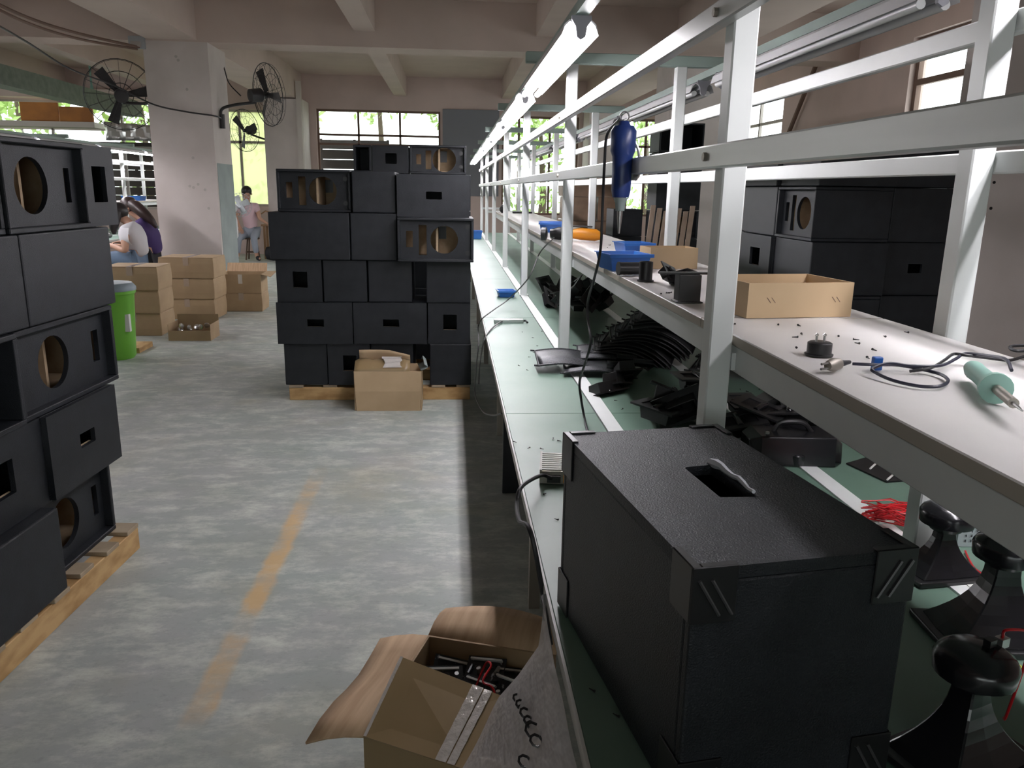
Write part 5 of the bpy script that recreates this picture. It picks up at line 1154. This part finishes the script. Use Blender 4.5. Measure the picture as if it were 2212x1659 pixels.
# electric screwdriver hanging from the rail
sx, sy = 0.452, 2.14
t = thing('electric_screwdriver', 'blue electric screwdriver hanging in a clip on the rack rail', 'screwdriver', (sx, sy, 1.43))
MB().tube([(0,0,0.055),(0,0,0.075),(0,0,0.12),(0,0,0.16),(0,0,0.175),(0,0,0.225),(0,0,0.238)],[0.022,0.026,0.026,0.027,0.033,0.034,0.026],18).build('body', NAVY, t)
MB().tube([(0,0,0.2385),(0,0,0.25)],[0.018,0.012],14).build('top_cap', NAVY, t)
MB().tube([(0.012*math.cos(k*PI/6),0,0.262+0.012*math.sin(k*PI/6)) for k in range(13)],0.0022,6).build('hanging_ring', STEEL, t)
MB().tube([(0,0,0.0545),(0,0,0.04),(0,0,0.02)],[0.02,0.014,0.012],14).build('nose', mat('clear_grey_plastic',(0.25,0.3,0.3),0.2), t)
MB().tube([(0,0,0.0195),(0,0,0.0),(0,0,-0.04)],[0.008,0.007,0.003],10).build('bit', STEEL, t)
MB().tube(smooth_path([(0.03,-0.005,0.2),(0.042,-0.006,0.17),(0.046,-0.006,0.12),(0.035,-0.005,0.1)]),0.004,8).build('lever', STEEL, t)
MB().box(0.0275,0.038,-0.02,0.02,0.10,0.15).build('rail_clip', BLACKP, t)
pts = [Vector((sx-0.012,sy,1.685)), UX(1312,290,0.43), UX(1306,350,0.425), UX(1302,440,0.43), UX(1297,540,0.43), UX(1284,600,0.43), UX(1270,650,0.435), UX(1270,690,0.44), UX(1276,740,0.44), UX(1262,790,0.435), UX(1252,825,0.435), UX(1255,860,0.44), UX(1262,900,0.45), UZ(1270,935,TOP+0.006), UZ(1285,975,TOP+0.006)]
tag(MB().tube(smooth_path(pts), 0.0042, 8).build('screwdriver_cord', RUBBER), 'black cord hanging from the blue electric screwdriver to the worktop', 'cord')
# white paper tag tied to the rail far down
tag(MB().quad((0.47,8.7,1.6),(0.47,9.15,1.6),(0.47,8.95,1.78),(0.47,8.6,1.8),0.003).build('paper_tag', PAPER), 'white triangular sheet hanging on the rack rail far down the bench', 'sheet')
# black support panel under the bench
p = UZ(1085, 1066, 0); tag(MB().box(p.x, p.x+0.3, p.y, p.y+0.03, 0, WT-0.0635).build('support_panel', BLACK, bevel=0.003), 'black upright panel under the aisle bench', 'panel')
# items on the workers bench
p = UY(284, 438, 11.6); tag(MB().lathe([(0.045,0),(0.06,0.17),(0.055,0.17),(0.04,0.005)],16,Matrix.Translation((-5.2,12.4,ST))).build('plastic_cup', PINKC), 'tall pink plastic cup on the shelf above the seated workers', 'cup')
tray((-5.3, 13.4, ST), 0.3, 0.25, 0.07, 'pale blue tray on the shelf behind the pillar', 0)
for k, y in enumerate((8.9, 9.5, 10.2, 10.9, 11.6)):
    tag(MB().loft([[Vector((-4.86+dx, y+dy_, z)) for dx, dy_ in ((-s_,-s_),(s_,-s_),(s_,s_),(-s_,s_))] for s_, z in ((0.06,TOP),(0.075,TOP+0.03),(0.05,TOP+0.06),(0.03,TOP+0.075))]).build('speaker_part', BLACKP, bevel=0.004), 'small black speaker part on the bench of the two seated workers', 'part', 'parts on the workers bench')

# ================================================================== RIGHT BACKGROUND
for r_ in range(5):
    for k in range(3):
        carton((1.70+0.45*(k % 2)+0.03*(r_ % 2), 11.9+0.48*(k//2), 0.001+0.355*r_), 0.42, 0.45, 0.352, 'brown carton in the plastic wrapped pile behind the bench', 0, 'wrapped brown cartons', WRAP, False, 'wrapped_carton')
for k in range(7):
    x = 2.02+0.075*k; t = tag(MB().quad((x,8.55,0.0),(x+0.055,8.55,0.0),(x+0.055+0.20,8.85,1.36-0.03*(k%3)),(x+0.20,8.85,1.36-0.03*(k%3)),0.02).build('plank', WOODP, bevel=0.002), 'sawn grey brown plank leaning in the row before the black stacks', 'plank', 'planks leaning before the stacks')

# ================================================================== FANS AND CABLES
def fan(center, axis, r, arm, label, wires=16):
    t = thing('wall_fan', label, 'fan', center); ax = Vector(axis).normalized(); u = ax.orthogonal().normalized(); v = ax.cross(u)
    c, s_ = math.cos, math.sin
    mb = MB()
    for rr, off in ((r,0.0),(r*0.97,0.05),(r*0.66,0.075),(r*0.33,0.085),(r*0.66,-0.06),(r*0.33,-0.075)):
        mb.tube([ax*off+(u*c(k*PI/16)+v*s_(k*PI/16))*rr for k in range(33)], 0.0028 if off else 0.006, 5)
    for k in range(wires):
        d_ = u*c(k*2*PI/wires)+v*s_(k*2*PI/wires)
        mb.tube([ax*0.09+d_*0.05, ax*0.08+d_*r*0.5, ax*0.04+d_*r*0.97, d_*r], 0.0022, 4); mb.tube([-ax*0.08+d_*0.06, -ax*0.065+d_*r*0.6, d_*r], 0.0022, 4)
    mb.build('cage', DARKW, t)
    MB().tube([-ax*0.26,-ax*0.25,-ax*0.1,-ax*0.06],[0.05,0.085,0.09,0.05],14).build('motor', DARKW, t)
    MB().tube([-ax*0.0595, ax*0.03],[0.05,0.03],12).build('hub', DARKW, t)
    for k in range(3):
        d_ = u*c(k*2.094+0.6)+v*s_(k*2.094+0.6); e_ = ax.cross(d_)
        MB().quad(d_*0.04-e_*0.03-ax*0.015, d_*r*0.85-e_*0.07-ax*0.02, d_*r*0.85+e_*0.07+ax*0.02, d_*0.04+e_*0.03+ax*0.015, 0.004).build('blade', DARKW, t)
    cc = Vector(center)
    MB().tube(smooth_path([Vector(p)-cc for p in arm]+[-ax*0.17-Vector((0,0,0.085))]), 0.02, 8).build('arm', DARKW, t)
    a0 = Vector(arm[0])-cc; MB().tube([a0+Vector((0,0,-0.09)), a0+Vector((0,0,0.09))], 0.035, 8).build('bracket', DARKW, t)
    return t
c1 = UY(578, 205, 11.35)
fan(c1, (0.75, 0.62, 0.12), 0.40, [Vector((-3.06, 11.3, UY(468,262,11.3).z)), UY(478,238,11.3), UY(500,228,11.3)], 'black wall fan on a curved arm at the lamp side of the pillar')
c2 = UY(262, 205, 11.25)
fan(c2, (-0.35, 0.9, 0.15), 0.44, [Vector((-3.94, 11.3, UY(330,222,11.3).z)), UY(305,224,11.3)], 'black wall fan on the left flank of the pillar')
c3 = UY(528, 282, 17.4)
fan(c3, (-0.5, -0.75, -0.1), 0.42, [Vector((-3.84, 17.8, UY(580,300,17.8).z)), UY(570,300,17.75)], 'black wall fan on the far pillar before the yellow window')
# pedestal fan
p = zpos(513, 574); t = thing('pedestal_fan', 'white pedestal fan standing beside the person in pink shirt', 'fan', (p.x, p.y, 0))
zc = UY(508, 450, p.y).z
MB().lathe([(0.2,0),(0.2,0.015),(0.08,0.03),(0.03,0.05)],24).build('base', WHITEPL, t); MB().tube([(0,0,0.05),(0,0,0.5)],0.016,10).build('pole', mat('pale_green_tube',(0.5,0.62,0.52),0.4), t)
MB().tube([(0,0,0.5),(0,0,0.56),(0,0,zc-0.22),(0,0,zc-0.12)],[0.025,0.06,0.055,0.03],12).build('control_column', WHITEPL, t)
MB().tube([(0,-0.14,zc),(0,-0.12,zc),(0,0.0,zc),(0,0.04,zc)],[0.03,0.07,0.075,0.05],14).build('motor', WHITEPL, t)
mb = MB()
for rr, off in ((0.22,0.1),(0.15,0.14),(0.08,0.15),(0.15,0.06)): mb.tube([(rr*math.cos(k*PI/12)+0.1,off,zc+0.06+rr*math.sin(k*PI/12)) for k in range(25)],0.004,5)
for k in range(24): mb.tube([(0.1,0.15,zc+0.06),(0.1+0.15*math.cos(k*PI/12),0.14,zc+0.06+0.15*math.sin(k*PI/12)),(0.1+0.22*math.cos(k*PI/12),0.1,zc+0.06+0.22*math.sin(k*PI/12))],0.003,4)
mb.build('cage', GREYBOX, t)
for k in range(4):
    c_, s_ = math.cos(k*PI/2+0.4), math.sin(k*PI/2+0.4); MB().quad((0.1-0.04*s_,0.09,zc+0.06+0.04*c_),(0.1+0.18*c_-0.06*s_,0.085,zc+0.06+0.18*s_+0.06*c_),(0.1+0.18*c_+0.06*s_,0.11,zc+0.06+0.18*s_-0.06*c_),(0.1+0.04*s_,0.1,zc+0.06-0.04*c_),0.004).build('blade', GREYBOX, t)
# cables along the ceiling
def cable(name, pts, r, m, label): return tag(MB().tube(smooth_path(pts), r, 6).build(name, m), label, 'cable')
cable('ceiling_cable', [UY(-40,-8,8.6), UY(60,38,9.3), UY(160,70,10.0), UY(300,102,10.96)], 0.018, FRAMEB, 'thick brown cable sagging from the ceiling to the box by the pillar')
cable('ceiling_cable', [UY(-40,2,8.5), UY(60,50,9.2), UY(170,84,10.0), UY(296,106,10.97)], 0.016, FRAMEB, 'second brown cable sagging just under the thick one to the pillar box')
cable('fan_cable', [UY(-30,40,7.5), UY(60,92,8.6), UY(150,148,9.7), UY(250,186,10.85), UY(330,225,10.93), UY(400,241,10.95), UY(462,250,10.96), Vector((-3.05,11.2,UY(468,255,11.2).z))], 0.01, DARKW, 'thin dark cable strung across the pillar face to the fan bracket')
cable('fan_lead', [UY(472,110,11.9), UY(485,150,11.7), UY(495,180,11.5), UY(520,207,11.4)], 0.008, DARKW, 'thin dark lead dropping from the ceiling to the lamp side fan')
t = thing('junction_box', 'small grey cable bracket box on the beam beside the pillar', 'box', (UY(297,95,10.99).x, 10.955, UY(297,95,10.99).z)); MB().box(-0.1,0.1,0,0.04,-0.06,0.09).build('plate', GREYBOX, t, 0.004); MB().box(-0.06,0.06,-0.04,-0.0005,-0.04,0.02).build('cover', FRAMEG, t, 0.004)
# hanging green cable tray on the left
t = thing('cable_tray', 'dark green cable tray hung on rods over the workers bench', 'cable tray', (-6.3, 0, 0))
MB().box(-0.02,0.0,5.5,17.4,2.82,3.1).build('side', TRAYGREEN, t); MB().box(-0.3,-0.28,5.5,17.4,2.82,3.1).build('side', TRAYGREEN, t); MB().box(-0.28,-0.02,5.5,17.4,2.82,2.83).build('base', TRAYGREEN, t)
for y in (6.5, 9.3, 12.1, 15.5):
    MB().tube([(-0.15,y,3.0),(-0.15,y,SLAB)],0.018,8).build('hanger_rod', RODGREEN, t); MB().tube([(-0.15,y,3.05),(-0.15,y,3.2)],[0.05,0.02],8).build('hanger_cone', RODGREEN, t)
